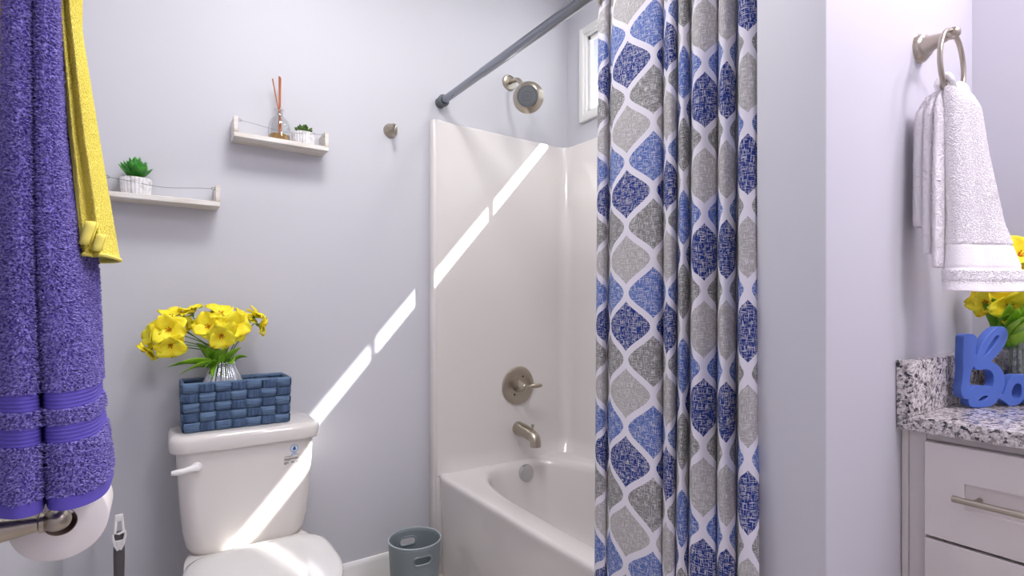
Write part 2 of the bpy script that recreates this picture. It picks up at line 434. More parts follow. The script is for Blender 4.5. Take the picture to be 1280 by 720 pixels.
MB().lathe([(0, 0), (.014, 0), (.016, .012), (.024, .022), (.054, .045), (.0665, .055), (.069, .062), (.066, .066), (.053, .088), (.048, .091), (.044, .089)], AX(dv, hb), 40).build('head_shell', M['nickel'], hd)
fp = MB().lathe([(0, .089), (.045, .089), (.045, .0915), (0, .0915)], AX(dv, hb), 40).build('spray_face', M['dark'], hd, label='dark grey spray face')
nz = MB()
for R_, k in ((.034, 28), (.027, 22), (.013, 10)):
    for i in range(k):
        a = 2*PI*i/k
        nz.lathe([(.0017, .091), (.0012, .094), (0, .094)], AX(dv, hb) @ T(R_*math.cos(a), R_*math.sin(a), 0), 6)
nz.build('nozzles', mat('nozzle_grey', 'A4A6A4', .5), fp)
# rod
RX, RZ = 1.014, 2.014
rd = thing('shower_rod', 'straight steel shower rod with dark end cap across the tub opening', 'rod', (RX, -.74, RZ))
MB().lathe([(0.0, -.0), (.0158, 0), (.0158, 1.44), (0, 1.44)], AX((0, -1, 0), (RX, -.018, RZ)), 24).build('pole', M['rod'], rd)
MB().lathe([(.0, 0), (.0170, .0), (.0170, 1.10), (.0160, 1.105), (.0, 1.105)], AX((0, -1, 0), (RX, -.36, RZ)), 24).build('outer_tube', M['rod'], rd)
for y, d_ in ((-.001, -1), (YP0+.001, 1)):
    MB().lathe([(0, 0), (.0225, 0), (.0225, .028), (.0255, .03), (.0255, .040), (.0175, .044), (.0, .044)], AX((0, d_, 0), (RX, y, RZ)), 24).build('end_cap', M['dark'], rd, label='dark grey rubber end cap')

# ------------------------------------------------------------------ shower curtain
def at_px(px, X):
    """Y on the plane X seen under a bearing; used to lay the folds out in plan"""
    u = (px-640)/653.; return -2.05+X*(.8271-.5621*u)/(.5621+.8271*u)
# each visible face of a fold: points (bearing, X), the bearing and print column of its middle, and how far the print sits up or down
faces = [([(748, .985), (750, .972), (756, .975), (761, .995)], 755, -1.9, 0),
         ([(765, .985), (770, .960), (785, .956), (805, .966), (821, .982), (828, 1.005)], 785, .5, 0),
         ([(831, .985), (835, .962), (841, .966), (846, .99)], 834, 2.5, 0),
         ([(848, .985), (851, .958), (857, .964), (862, .992)], 855, 5.5, 1),
         ([(865, .975), (868, .945), (876, .948), (887, .967), (896, .992)], 882, 8.5, 1),
         ([(899, .978), (902, .945), (909, .950), (917, .972), (920, .992)], 909, 10.5, 1),
         ([(923, .978), (926, .945), (935, .949), (944, .965), (949, .990)], 935, 12.5, 2)]
fold, rng_ = [], []
for i, (p_, *_r) in enumerate(faces):
    rng_.append((len(fold), len(fold)+len(p_)-1)); fold += p_
    if i < len(faces)-1: fold.append(((p_[-1][0]+faces[i+1][0][0][0])/2, 1.03+.012*(i % 2)))
base_px = np.array(spline(fold, 8))
NZ = 120; ztop, zbot = 1.985, .10
mb = MB(); uvs = []
def section(t):
    """plan of the gathered cloth at height fraction t: shallow at the rod, hanging clear of the tub below"""
    px = base_px[:, 0].copy(); X = base_px[:, 1].copy()
    px = 947+(px-947)*(1+.03*t)+2.2*np.sin(px*.045+4*t)*np.sin(PI*np.clip((px-748)/199, 0, 1))*t
    X = .972+(X-.972)*(.75+.25*t)+.022*(1-t)**2-.030*t
    g = np.clip((.95-(ztop+(zbot-ztop)*t))/.45, 0, 1); g = g*g*(3-2*g)
    X = X*(1-g)+g*(.928+(X-.945)*.30)
    return X, np.array([at_px(a, x) for a, x in zip(px, X)])
mx_, my_ = section(.4)
seg = np.r_[0, np.cumsum(np.hypot(np.diff(mx_), np.diff(my_)))]
for i in range(NZ+1):
    t = i/NZ; z = ztop+(zbot-ztop)*t; X, Y = section(t)
    for x, y, q in zip(X, Y, seg):
        mb.v.append((x, y, z)); uvs.append((q, -z))
n = len(base_px)
for i in range(NZ):
    for k in range(n-1): mb.f.append((i*n+k, i*n+k+1, (i+1)*n+k+1, (i+1)*n+k))
ctl_u = np.full(n, np.nan); ctl_v = np.full(n, np.nan)
for (a_, b_), (p_, mid, colm, sh) in zip(rng_, faces):
    i0, i1 = a_*8, b_*8; k0 = i0+np.argmin(abs(base_px[i0:i1+1, 0]-mid))
    ctl_u[i0:i1+1] = colm*CW+(seg[i0:i1+1]-seg[k0]); ctl_v[i0:i1+1] = sh*CH
ok = ~np.isnan(ctl_u); idx = np.arange(n)
ctl_u = np.interp(idx, idx[ok], ctl_u[ok]); ctl_v = np.interp(idx, idx[ok], ctl_v[ok])
VOFF = 1.13+(384-90)/653*1.345 + CH*.5
uvs = [(ctl_u[i % n], v_+VOFF+ctl_v[i % n]) for i, (q, v_) in enumerate(uvs)]
UOFF = 0.
mb.uv = uvs
cur = mb.build('shower_curtain', M['curtain'], loc=(.985, -1.24, .1), angle=180)
tag(cur, 'blue and grey ogee print shower curtain bunched beside the partition', 'curtain')
cr_group = 'curtain rings on the shower rod'
def ring_at(y, label):
    r = thing('curtain_ring', label, 'ring', (RX, y, RZ), cr_group)
    MB().tube([(RX+.030*math.cos(a), y+.004*math.sin(a), RZ-.012+.034*math.sin(a)) for a in np.linspace(0, 2*PI, 28)[:-1]], .0022, 8, closed=True).build('hoop', M['nickel'], r)
    MB().tube([(RX-.024, y, RZ-.028), (RX-.03, y, RZ-.045), (RX-.027, y, RZ-.062), (RX-.018, y, RZ-.066)], [.004, .0045, .0045, .003], 10).build('clip', M['nickel'], r)
ring_at(-1.018, 'nickel curtain ring at the open edge of the ogee print curtain')
for i, y in enumerate(np.linspace(-1.09, -1.43, 6)):
    ring_at(float(y), 'nickel curtain ring along the gathered top of the ogee print curtain')

# ------------------------------------------------------------------ robe hook on the back wall
rh = thing('robe_hook', 'small nickel robe hook on the wall between shelf and shower', 'hook', (.79, 0, 1.852))
c0 = Vector((.79, 0, 1.852))
MB().lathe([(0, 0), (.029, 0), (.029, .004), (.026, .008), (.014, .022), (.009, .03), (0, .031)], AX((0, -1, 0), c0), 32).build('base_plate', M['nickel'], rh)
MB().tube(spline([c0+Vector((0, -.02, 0)), c0+Vector((0, -.035, .004)), c0+Vector((0, -.044, .016))], 5), [.008]*5+[.0075]*5+[.01], 12).build('upper_peg', M['nickel'], rh)
MB().tube(spline([c0+Vector((0, -.02, -.004)), c0+Vector((0, -.034, -.022)), c0+Vector((0, -.05, -.026)), c0+Vector((0, -.06, -.012)), c0+Vector((0, -.06, .0))], 5), .0065, 12).build('lower_hook', M['nickel'], rh)

# ------------------------------------------------------------------ shelves
def shelf(x0, x1, z, label, tilt=0.):
    t = thing('wall_shelf', label, 'shelf', ((x0+x1)/2, 0, z), 'whitewashed wall shelves')
    mx_ = T((x0+x1)/2, 0, z) @ Matrix.Rotation(tilt, 4, 'Y') @ T(-(x0+x1)/2, 0, -z)
    D, th, hh = -.088, .0165, .070
    MB().box((x0, D, z), (x1, -.0005, z+th), .0015, 1, mx_).build('board', M['wood'], t)
    for a, b_ in ((x0, x0+th*.8), (x1-th*.8, x1)):
        MB().box((a, D, z+th+.0002), (b_, -.0005, z+hh), .0015, 1, mx_).build('end_panel', M['wood'], t)
    pts = []
    for k in range(25):
        q = k/24; xx = x0+.012+(x1-x0-.024)*q
        pts.append(mx_ @ Vector((xx, D+.006, z+hh-.012-.011*math.sin(PI*q)+.002*math.sin(3*PI*q))))
    MB().tube(pts, .0009, 6).build('guard_wire', M['wire'], t)
    for a in (x0+.018, x1-.018):
        ctr = mx_ @ Vector((a, D+.006, z+hh-.012))
        MB().tube([ctr+Vector((.0065*math.cos(q), 0, .0045*math.sin(q))) for q in np.linspace(0, 2*PI, 14)[:-1]], .0009, 6, closed=True).build('wire_eyelet', M['wire'], t)
    return t
shelf(-.142, .172, 1.461, 'lower whitewashed wall shelf holding one potted succulent')
shelf(.212, .521, 1.7015, 'upper whitewashed wall shelf holding a reed diffuser and a squat succulent')

def succulent(x, y, z, r, hp, label, m, size, upright, seed, potname='pot'):
    rg = random.Random(seed)
    t = thing('potted_succulent', label, 'plant', (x, y, z), 'succulents in ribbed cement pots')
    NR = 24; prof = [(.86, 0), (.90, .02), (.97, .5), (1.0, .9), (1.0, 1.0), (.9, 1.0), (.88, .86)]
    rings = []
    for q, zz in prof:
        rings.append([(x+r*q*(1+(.035 if .01 < zz < .95 and q > .89 else 0)*(1 if k % 4 < 2 else -1))*math.cos(2*PI*k/(NR*4)), y+r*q*(1+(.035 if .01 < zz < .95 and q > .89 else 0)*(1 if k % 4 < 2 else -1))*math.sin(2*PI*k/(NR*4)), z+hp*zz) for k in range(NR*4)])
    MB().loft(rings).build('pot', M['pot'], t, angle=30)
    MB().lathe([(0, hp*.9), (r*.9, hp*.9), (0, hp*.89)], T(x, y, z), 24).build('soil', M['soil'], t)
    layers = [(7, 74), (6, 52), (5, 28), (3, 8)] if not upright else [(8, 50), (8, 36), (7, 24), (5, 13), (3, 4)]
    for li, (cnt, tilt) in enumerate(layers):
        for k in range(cnt):
            a = 2*PI*(k+.5*(li % 2))/cnt+rg.uniform(-.15, .15); ti = math.radians(tilt+rg.uniform(-6, 6))
            ln = size*(1-.06*li)*rg.uniform(.9, 1.08); w = ln*(.22 if upright else .27)
            base = Vector((x, y, z+hp*.9+(.1*li*size if upright else .03*li*size)))
            d = Vector((math.sin(ti)*math.cos(a), math.sin(ti)*math.sin(a), math.cos(ti)))
            side = Vector((-math.sin(a), math.cos(a), 0)); nn = d.cross(side)
            rings = []
            for q, ww in ((0, .35), (.25, .8), (.55, 1), (.78, .8), (.93, .35), (1, .05)):
                ctr = base+d*ln*q+Vector((0, 0, ln*.12*q*q))
                rings.append([ctr+side*w*ww*math.cos(2*PI*j/8)+nn*w*.38*ww*math.sin(2*PI*j/8) for j in range(8)])
            MB().loft(rings).build('leaf', m, t, angle=180)
    return t
succulent(-.054, -.045, 1.4778, .040, .052, 'bright green pointed succulent in ribbed white pot on the lower shelf', M['succ'], .058, True, 3)
succulent(.442, -.046, 1.7183, .039, .044, 'small dull green succulent in squat ribbed pot beside the reed diffuser', M['succ2'], .040, False, 5)
# reed diffuser
dx, dy, dz = .360, -.046, 1.7182
df = thing('reed_diffuser', 'clear glass reed diffuser with amber oil on the upper shelf', 'diffuser', (dx, dy, dz))
gp = [(0, .001), (.033, .001), (.036, .004), (.036, .045), (.034, .062), (.026, .078), (.014, .09), (.012, .096), (.012, .112), (.0165, .1135), (.0165, .116), (.0105, .116), (.0105, .09)]
MB().lathe(gp, T(dx, dy, dz), 36).build('bottle', M['glass'], df)
MB().lathe([(0, .004), (.0325, .004), (.0335, .008), (.0335, .022), (0, .022)], T(dx, dy, dz), 32).build('oil', M['oil'], df)
for (ax, ay, bx_, by_, zt) in ((.012, 0, -.021, .006, .222), (.003, .006, -.001, -.004, .232), (.008, -.008, .006, .006, .230), (-.004, -.006, .003, -.002, .231)):
    MB().tube([(dx+ax, dy+ay, dz+.006), (dx+ax*.2+bx_*.2, dy+ay*.2, dz+.11), (dx+bx_, dy+by_, dz+zt)], .0021, 8).build('reed', M['reed'], df)

# ------------------------------------------------------------------ toilet
tx = .244
to = thing('toilet', 'white two-piece toilet with closed lid against the back wall', 'toilet', (tx, -.4, 0))
tk = []
for z, hx_, hy_, yc, r in ((.372, .150, .082, -.122, .05), (.378, .163, .092, -.122, .055), (.40, .173, .098, -.121, .055), (.45, .182, .103, -.120, .05), (.55, .190, .105, -.119, .045), (.692, .198, .106, -.118, .045)):
    tk.append(rrect(tx, yc, hx_, hy_, r, z, 8))
MB().loft(tk).build('tank', M['porc'], to, angle=60)
lid = []
for z, g, in ((.6925, -.010), (.695, -.002), (.700, .0), (.728, .0), (.738, -.003), (.744, -.010), (.746, -.020)):
    lid.append(rrect(tx, -.121, .216+g, .117+g, .05, z, 8))
MB().loft(lid).build('tank_lid', M['porc'], to, angle=60)
lv = MB().lathe([(0, 0), (.014, 0), (.0145, .006), (.011, .013), (0, .015)], AX((0, -1, 0), (.098, -.222, .652)), 20)
lv.tube([(.098, -.231, .652), (.085, -.241, .6525), (.065, -.247, .6505), (.045, -.249, .6495), (.034, -.249, .650)], [.0125, .0095, .0085, .0085, .006], 14)
lv.build('flush_lever', M['whitep'], to)
# small water-use label
LY = -.2240
def disc(x, z, r, y, seg=28): return [(x+r*math.cos(2*PI*k/seg), y, z+r*math.sin(2*PI*k/seg)) for k in range(seg)]
def plate(ring, t=.0004): return [[(p[0], p[1], p[2]) for p in ring], [(p[0], p[1]-t, p[2]) for p in ring]]
lx, lz = .374, .6655
lab = MB().loft(plate(disc(lx, lz, .0125, LY))).build('water_label', M['labelw'], to, smooth=False)
o_ = MB(); seg_ = 40
o_.loft([[(lx+.0128*math.cos(2*PI*k/seg_), LY-.0006, lz+.0128*math.sin(2*PI*k/seg_)) for k in range(seg_)], [(lx+.0098*math.cos(2*PI*k/seg_), LY-.0008, lz+.0098*math.sin(2*PI*k/seg_)) for k in range(seg_)]], cap=(False, False)); o_.build('label_ring', M['ltblue'], lab, smooth=False)
dp = [(lx+.0052*math.cos(a), LY-.0005, lz-.0015+.0052*math.sin(a)) for a in np.linspace(math.radians(150), math.radians(390), 18)] + [(lx+.0008, LY-.0005, lz+.0085)]
MB().loft(plate(dp)).build('label_drop', M['blue'], lab, smooth=False)
tb = MB()
for i, (z, w) in enumerate(((lz-.0155, .016), (lz-.0195, .020))):
    for k in range(4): tb.box((lx-w/2+w*k/4, LY-.0006, z-.0013), (lx-w/2+w*(k+.82)/4, LY-.0002, z+.0013))
tb.build('label_text', M['ltblue'], lab, smooth=False)
tb = MB()
rg = random.Random(4)
for (x0, x1, z) in ((lx-.030, lx-.004, lz-.024), (lx+.012, lx+.015, lz-.0225), (lx-.031, lx+.013, lz-.0305), (lx-.031, lx+.013, lz-.0335), (lx-.031, lx-.012, lz-.0365), (lx-.031, lx-.018, lz-.0425), (lx-.031, lx-.016, lz-.0455), (lx-.031, lx-.022, lz-.0485), (lx-.010, lx+.000, lz-.0425), (lx-.010, lx+.001, lz-.0455)):
    x = x0
    while x < x1-.001:
        w = min(rg.uniform(.0018, .005), x1-x); tb.box((x, LY-.0006, z-.0008), (x+w, LY-.0001, z+.0008)); x += w+.0008
for a, b_ in (((lx+.004, lz-.0485), (lx+.013, lz-.0405)), ((lx+.004, lz-.0405), (lx+.013, lz-.0485))):
    tb.tube([(a[0], LY-.0003, a[1]), (b_[0], LY-.0003, b_[1])], .0003, 4)
tb.build('label_print', M['ink'], lab, smooth=False)
# bowl, seat, lid
def ov(hx_, yb, yf, z, e=2.3, n=64, wide=.45):
    out = []
    yc = yb+(yf-yb)*wide
    for k in range(n):
        a = 2*PI*k/n; c, s_ = math.cos(a), math.sin(a)
        ee = 2.0 if s_ < 0 else 4.5
        h_ = (yc-yf) if s_ < 0 else (yb-yc)
        out.append((tx+hx_*math.copysign(abs(c)**(2/ee), c), yc+h_*math.copysign(abs(s_)**(2/ee), s_), z))
    return out
MB().loft([ov(.11, -.16, -.60, 0), ov(.112, -.16, -.60, .03), ov(.095, -.18, -.57, .12), ov(.105, -.18, -.60, .2), ov(.15, -.16, -.68, .29), ov(.178, -.13, -.735, .345), ov(.182, -.12, -.745, .372), ov(.17, -.13, -.735, .376)]).build('bowl', M['porc'], to, angle=60)
MB().box((tx-.15, -.30, .33), (tx+.15, -.02, .371), .012).build('tank_shelf', M['porc'], to)
MB().loft([ov(.180, -.305, -.755, .378), ov(.188, -.298, -.762, .382), ov(.190, -.296, -.765, .39), ov(.188, -.298, -.763, .398)]).build('seat', M['seat'], to, angle=60)
MB().loft([ov(.183, -.318, -.758, .3995), ov(.190, -.311, -.766, .403), ov(.192, -.309, -.768, .41), ov(.189, -.312, -.765, .418), ov(.178, -.322, -.752, .4225), ov(.14, -.36, -.70, .4255), ov(.06, -.44, -.60, .427)]).build('seat_cover', M['seat'], to, angle=60)
for x in (tx-.075, tx+.075): MB().tube([(x-.02, -.295, .395), (x+.02, -.295, .395)], .012, 14).build('seat_hinge', M['whitep'], to)
MB().tube(spline([(.115, -.10, .372), (.112, -.10, .33), (.09, -.07, .26), (.085, -.02, .22)], 6), .006, 10).build('supply_hose', M['wire'], to)
MB().lathe([(0, 0), (.012, 0), (.013, .02), (.009, .034), (0, .034)], T(.116, -.10, .34), 14).build('hose_nut', M['nickel'], to)

# ------------------------------------------------------------------ woven basket
BX0, BX1, BY0, BY1, BZ, BH = .066, .366, -.182, -.052, .7465, .150
bk = thing('basket', 'navy woven paper basket standing on the toilet tank lid', 'basket', ((BX0+BX1)/2, (BY0+BY1)/2, BZ))
NCX, NCY, NRW = 7, 3, 5
per = []                                             # perimeter: columns, with counts per side
def perim(s_, out):
    """point at perimeter coordinate s_ in column units, pushed outwards"""
    tot = 2*(NCX+NCY); s_ = s_ % tot
    x0, x1, y0, y1 = BX0-out, BX1+out, BY0-out, BY1+out
    r = .008
    def cl(v, a, b): return max(a, min(b, v))
    if s_ < NCX: return (x0+(x1-x0)*s_/NCX, y0)
    s_ -= NCX
    if s_ < NCY: return (x1, y0+(y1-y0)*s_/NCY)
    s_ -= NCY
    if s_ < NCX: return (x1-(x1-x0)*s_/NCX, y1)
    s_ -= NCX
    return (x0, y1-(y1-y0)*s_/NCY)
tot = 2*(NCX+NCY); SUB = 10
weft, warp = MB(), MB()
for row in range(NRW):
    z0, z1 = BZ+.001+BH*row/NRW, BZ+BH*(row+.97)/NRW
    ringo = []
    for zz, ed in ((z0, 0), ((z0+z1)/2, 1), (z1, 0)):
        rr = []
        for k in range(tot*SUB):
            s_ = k/SUB; out = -.0015+.0045*math.tanh(3*math.sin(PI*(s_)+PI*row))+.0008*ed
            flare = .004*(zz-BZ)/BH
            x, y = perim(s_, out+flare); rr.append((x, y, zz))
        ringo.append(rr)
    weft.loft(ringo, cap=(False, False))
for c in range(tot):
    s0, s1 = c+.06, c+.94; rows = []
    for k in range(NRW*SUB+1):
        q = k/SUB; zz = BZ+BH*q/NRW*.985+.001
        out = -.0015-.0042*math.tanh(3*math.sin(PI*q)*math.cos(PI*c)); flare = .004*(zz-BZ)/BH
        rows.append([perim(s0, out+flare)+(zz,), perim((s0+s1)/2, out+flare+.0006)+(zz,), perim(s1, out+flare)+(zz,)])
    warp.loft(rows, cap=(False, False), closed=False)
weft.build('weft_bands', M['basket'], bk, angle=35, solid=.0012)
warp.build('warp_bands', M['warp'], bk, angle=35, solid=.0012)
rimm = MB(); pr_ = [perim(k/SUB, .004) for k in range(tot*SUB)]
MB().box((BX0+.004, BY0+.004, BZ), (BX1-.004, BY1-.004, BZ+.003)).build('base_panel', M['basket'], bk, smooth=False)
MB().loft([[perim(k/4, .0045)+(BZ+BH-.006,) for k in range(tot*4)], [perim(k/4, .0065)+(BZ+BH-.002,) for k in range(tot*4)], [perim(k/4, .002)+(BZ+BH+.002,) for k in range(tot*4)], [perim(k/4, -.004)+(BZ+BH-.002,) for k in range(tot*4)], [perim(k/4, -.004)+(BZ+BH-.008,) for k in range(tot*4)]], cap=(False, False)).build('rim_binding', M['basket'], bk, angle=180)

# ------------------------------------------------------------------ flowers
def petal_mb(mb, c, ax, ang, ln, w, tilt, curl, rg):
    """one broad, wavy petal from centre c around axis ax"""
    ax = ax.normalized(); a = ax.orthogonal().normalized(); b = ax.cross(a)
    rad = a*math.cos(ang)+b*math.sin(ang); side = ax.cross(rad)
    rows = []; ph = rg.uniform(0, 6)
    for i in range(8):
        q = i/7; ww = w*(math.sin(PI*(.10+.84*q**.85)))**.8
        th = tilt+curl*q
        ctr = c+ (rad*math.sin(tilt+curl*q*.6)+ax*math.cos(tilt+curl*q*.6))*ln*q
        nrm = ax*math.sin(th)-rad*math.cos(th)
        rows.append([ctr+side*ww*s_+nrm*(ww*.22*(abs(s_)**1.5)+.0042*q*math.sin(ph+s_*4+q*5)) for s_ in (-1, -.6, -.2, .2, .6, 1)])
    vs = [p for r in rows for p in r]; fs = []
    for i in range(7):
        for k in range(5): fs.append((i*6+k, i*6+k+1, (i+1)*6+k+1, (i+1)*6+k))
    mb.add(vs, fs)
def flower(root_p, head, face, r, label, grp, seed, via=None):
    rg = random.Random(seed); head = Vector(head); root_p = Vector(root_p); face = Vector(face).normalized()
    f = thing('flower_stem', label, 'flower', root_p, grp)
    back = head-face*r*.35
    mid = via or (root_p*.45+back*.55+Vector((0, 0, .012)))
    MB().tube(spline([root_p, mid, back-face*.012, back], 6), .0016, 7).build('stem', M['stem'], f, angle=180)
    MB().lathe([(.0016, -.006), (.005, .0), (.0055, .006), (.004, .012)], AX(face, back), 10).build('calyx', M['stem'], f)
    for k in range(3):
        mb = MB(); petal_mb(mb, back+face*.006, face, 2*PI*k/3+rg.uniform(-.2, .2), r*rg.uniform(1.0, 1.2), r*.62, .62+rg.uniform(-.1, .15), .75, rg)
        mb.build('petal', M['petal'], f, angle=180, solid=.0005)
    for k in range(3):
        mb = MB(); petal_mb(mb, back+face*.004, face, 2*PI*(k+.5)/3+rg.uniform(-.2, .2), r*rg.uniform(1.0, 1.25), r*.56, .8+rg.uniform(-.1, .2), .8, rg)
        mb.build('petal', M['petal'], f, angle=180, solid=.0005)
    mb = MB()
    for k in range(5):
        a = 2*PI*k/5; d = (face+face.orthogonal().normalized()*.0).normalized()
        o1 = d.orthogonal().normalized(); o2 = d.cross(o1)
        tip_ = back+d*r*.5+(o1*math.cos(a)+o2*math.sin(a))*r*.16
        mb.tube([back+d*.006, tip_], [.0009, .0013], 6)
    mb.lathe([(0, r*.18), (r*.1, r*.18), (r*.12, r*.24), (0, r*.3)], AX(face, back), 10)
    mb.build('stamens', M['centre'], f, angle=180)
    return f
def leaf(parent, p0, p1, w, lift, m=None):
    p0 = Vector(p0); p1 = Vector(p1); d = p1-p0; side = d.cross(Vector((0, 0, 1)))
    side = side.normalized() if side.length > 1e-4 else Vector((1, 0, 0)); w *= 1.45; roll = math.radians(38)*(1 if side.dot(Vector((.83, -.56, 0))) > 0 else -1)*(1 if (side.y < 0) == (side.x > 0) else 1)
    rows = []
    for i in range(11):
        q = i/10; ww = w*math.sin(PI*min(1, .06+.94*q)**.8)**.9
        c = p0+d*q+Vector((0, 0, lift*math.sin(PI*q)))
        up = side.cross(d).normalized(); sd = side*math.cos(roll)+up*math.sin(roll); up = up*math.cos(roll)-side*math.sin(roll)
        rows.append([c+sd*ww*s_+up*ww*.28*abs(s_) for s_ in (-1, -.5, 0, .5, 1)])
    vs = [p for r in rows for p in r]; fs = [(i*5+k, i*5+k+1, (i+1)*5+k+1, (i+1)*5+k) for i in range(10) for k in range(4)]
    mb = MB().add(vs, fs); return mb.build('leaf', m or M['leaf'], parent, angle=180, solid=.0006)
VX, VY, VZ = .178, -.116, BZ+.0035
va = thing('vase', 'silver ribbed vase standing inside the navy woven basket', 'vase', (VX, VY, VZ))
prof = [(.050, 0), (.056, .004), (.060, .03), (.060, .09), (.056, .135), (.046, .165), (.036, .186), (.033, .196), (.035, .204)]
NR = 22
rings = [[(VX+r*(1+.05*math.cos(NR*a))*math.cos(a), VY+r*(1+.05*math.cos(NR*a))*math.sin(a), VZ+z) for a in np.linspace(0, 2*PI, NR*6+1)[:-1]] for r, z in prof]
rings += [[(VX+.030*math.cos(a), VY+.030*math.sin(a), VZ+.200) for a in np.linspace(0, 2*PI, NR*6+1)[:-1]], [(VX+.026*math.cos(a), VY+.026*math.sin(a), VZ+.03) for a in np.linspace(0, 2*PI, NR*6+1)[:-1]]]
MB().loft(rings).build('vase_body', M['ribglass'], va, angle=180)
def W(px, py, Y):
    """a point at depth Y along the bearing it is seen under"""
    u = (px-640)/653.; d = (Y+2.05)/(.8271-.5621*u); return Vector((d*(.5621+.8271*u), Y, 1.13+d*(384-py)/653.))
heads = [((211, 412), -.165, (-.35, -1, .25), .050, 'open yellow flower facing out, largest of the left cluster'),
         ((213, 432), -.185, (.1, -.9, -.35), .042, 'yellow flower nodding downward below the left cluster'),
         ((190, 419), -.13, (-1, -.5, .15), .042, 'yellow flower turned away at the far left of the bouquet'),
         ((187, 438), -.12, (-.8, -.1, -.8), .034, 'small drooping yellow flower at the lower left of the bouquet'),
         ((214, 395), -.10, (-.1, -.3, 1), .038, 'upright yellow flower behind the left cluster'),
         ((239, 389), -.11, (-.35, -.1, 1), .036, 'yellow flower on a bare stem between the two clusters'),
         ((233, 404), -.10, (.9, -.4, .3), .030, 'small yellow flower with orange throat between the clusters'),
         ((276, 391), -.12, (.05, -.35, 1), .046, 'tallest yellow flower at the top of the right cluster'),
         ((260, 408), -.15, (-.4, -.8, .4), .046, 'yellow flower at the left of the right cluster'),
         ((293, 408), -.16, (.25, -1, .2), .050, 'open yellow flower facing out in the right cluster'),
         ((277, 420), -.20, (-.05, -.8, -.35), .046, 'large yellow flower hanging forward below the right cluster'),
         ((305, 397), -.10, (.4, -.3, .8), .042, 'yellow flower at the back right of the bouquet'),
         ((320, 394), -.11, (.6, -.1, .75), .034, 'small yellow flower reaching highest on the right side'),
         ((327, 407), -.12, (1, -.2, -.25), .036, 'yellow flower nodding at the far right of the bouquet')]
NK = Vector((VX, VY, VZ+.10))
fl = []
for i, ((px, py), Y, fc, r, lb) in enumerate(heads):
    a = 2*PI*i/len(heads)
    fl.append(flower((VX+.018*math.cos(a), VY+.018*math.sin(a), VZ+.06), W(px, py, Y), fc, r, lb+' on the tank', 'yellow flowers in the basket vase', 20+i,
                     via=Vector((VX+.018*math.cos(a), VY+.018*math.sin(a), VZ+.215))))
NT = Vector((VX, VY, VZ+.205))
for i, (px, py, Y, w, lift) in enumerate(((208, 459, -.17, .013, .02), (224, 469, -.20, .013, .022), (265, 474, -.215, .012, .03), (245, 428, -.13, .012, .012), (302, 434, -.13, .015, .01), (310, 446, -.12, .011, .016), (292, 455, -.19, .013, .018), (258, 434, -.17, .015, .0), (284, 432, -.10, .014, .0), (272, 436, -.18, .013, .005), (256, 460, -.20, .010, .02), (280, 430, -.15, .012, 0), (262, 430, -.09, .014, 0))):
    b = NT+Vector((.016*math.cos(i), .016*math.sin(i), -.03))
    leaf(fl[i % len(fl)], b, W(px, py, Y), w, lift)

# ------------------------------------------------------------------ waste bin
bx_, by_ = .790, -.247
bn = thing('waste_bin', 'grey-blue plastic waste bin with cut-out handles beside the tub', 'bin', (bx_, by_, 0))
N = 96; RB, RT, HB = .078, .095, .275
def binring(r, z): return [(bx_+r*math.cos(2*PI*k/N), by_+r*math.sin(2*PI*k/N), z) for k in range(N)]
zs = [0, .004, .08, .15, .205, .212, .2175, .223, .2285, .234, .2395, .245, .250, .262, HB]
mb = MB(); vs = []
for z in zs: vs += binring(RB+(RT-RB)*z/HB, z)
mb.v = [tuple(p) for p in vs]
face_az = math.atan2(-2.05-by_, 0-bx_)+math.radians(18)
def in_hole(a, z):
    for c in (face_az, face_az+PI):
        da = (a-c+PI) % (2*PI)-PI
        x = abs(da)*.088; zz = abs(z-.2285); hw, hh = .030, .0135
        ex = max(0, x-(hw-hh))
        if math.hypot(ex, zz) < hh: return True
    return False
for i in range(len(zs)-1):
    for k in range(N):
        a = 2*PI*(k+.5)/N; z = (zs[i]+zs[i+1])/2
        if in_hole(a, z): continue
        k2 = (k+1) % N; mb.f.append((i*N+k, i*N+k2, (i+1)*N+k2, (i+1)*N+k))
mb.f.append(tuple(range(N))[::-1])
mb.build('bin_body', M['bin'], bn, angle=50, solid=.003, off=0)
MB().tube([(bx_+RT*math.cos(a), by_+RT*math.sin(a), HB) for a in np.linspace(0, 2*PI, 65)[:-1]], .0026, 8, closed=True).build('rim', M['lipin'], bn, label='pale rolled rim')
for c in (face_az, face_az+PI):
    pts = []
    for k in range(40):
        a = 2*PI*k/40; hw, hh = .0325, .0155
        x = math.copysign(hw-hh, math.cos(a))+hh*math.cos(a); z = .2285+hh*math.sin(a)
        r = RB+(RT-RB)*z/HB+.0005; pts.append((bx_+r*math.cos(c+x/.088), by_+r*math.sin(c+x/.088), z))
    MB().tube(pts, .0042, 8, closed=True).build('handle_lip', M['bin'], bn)

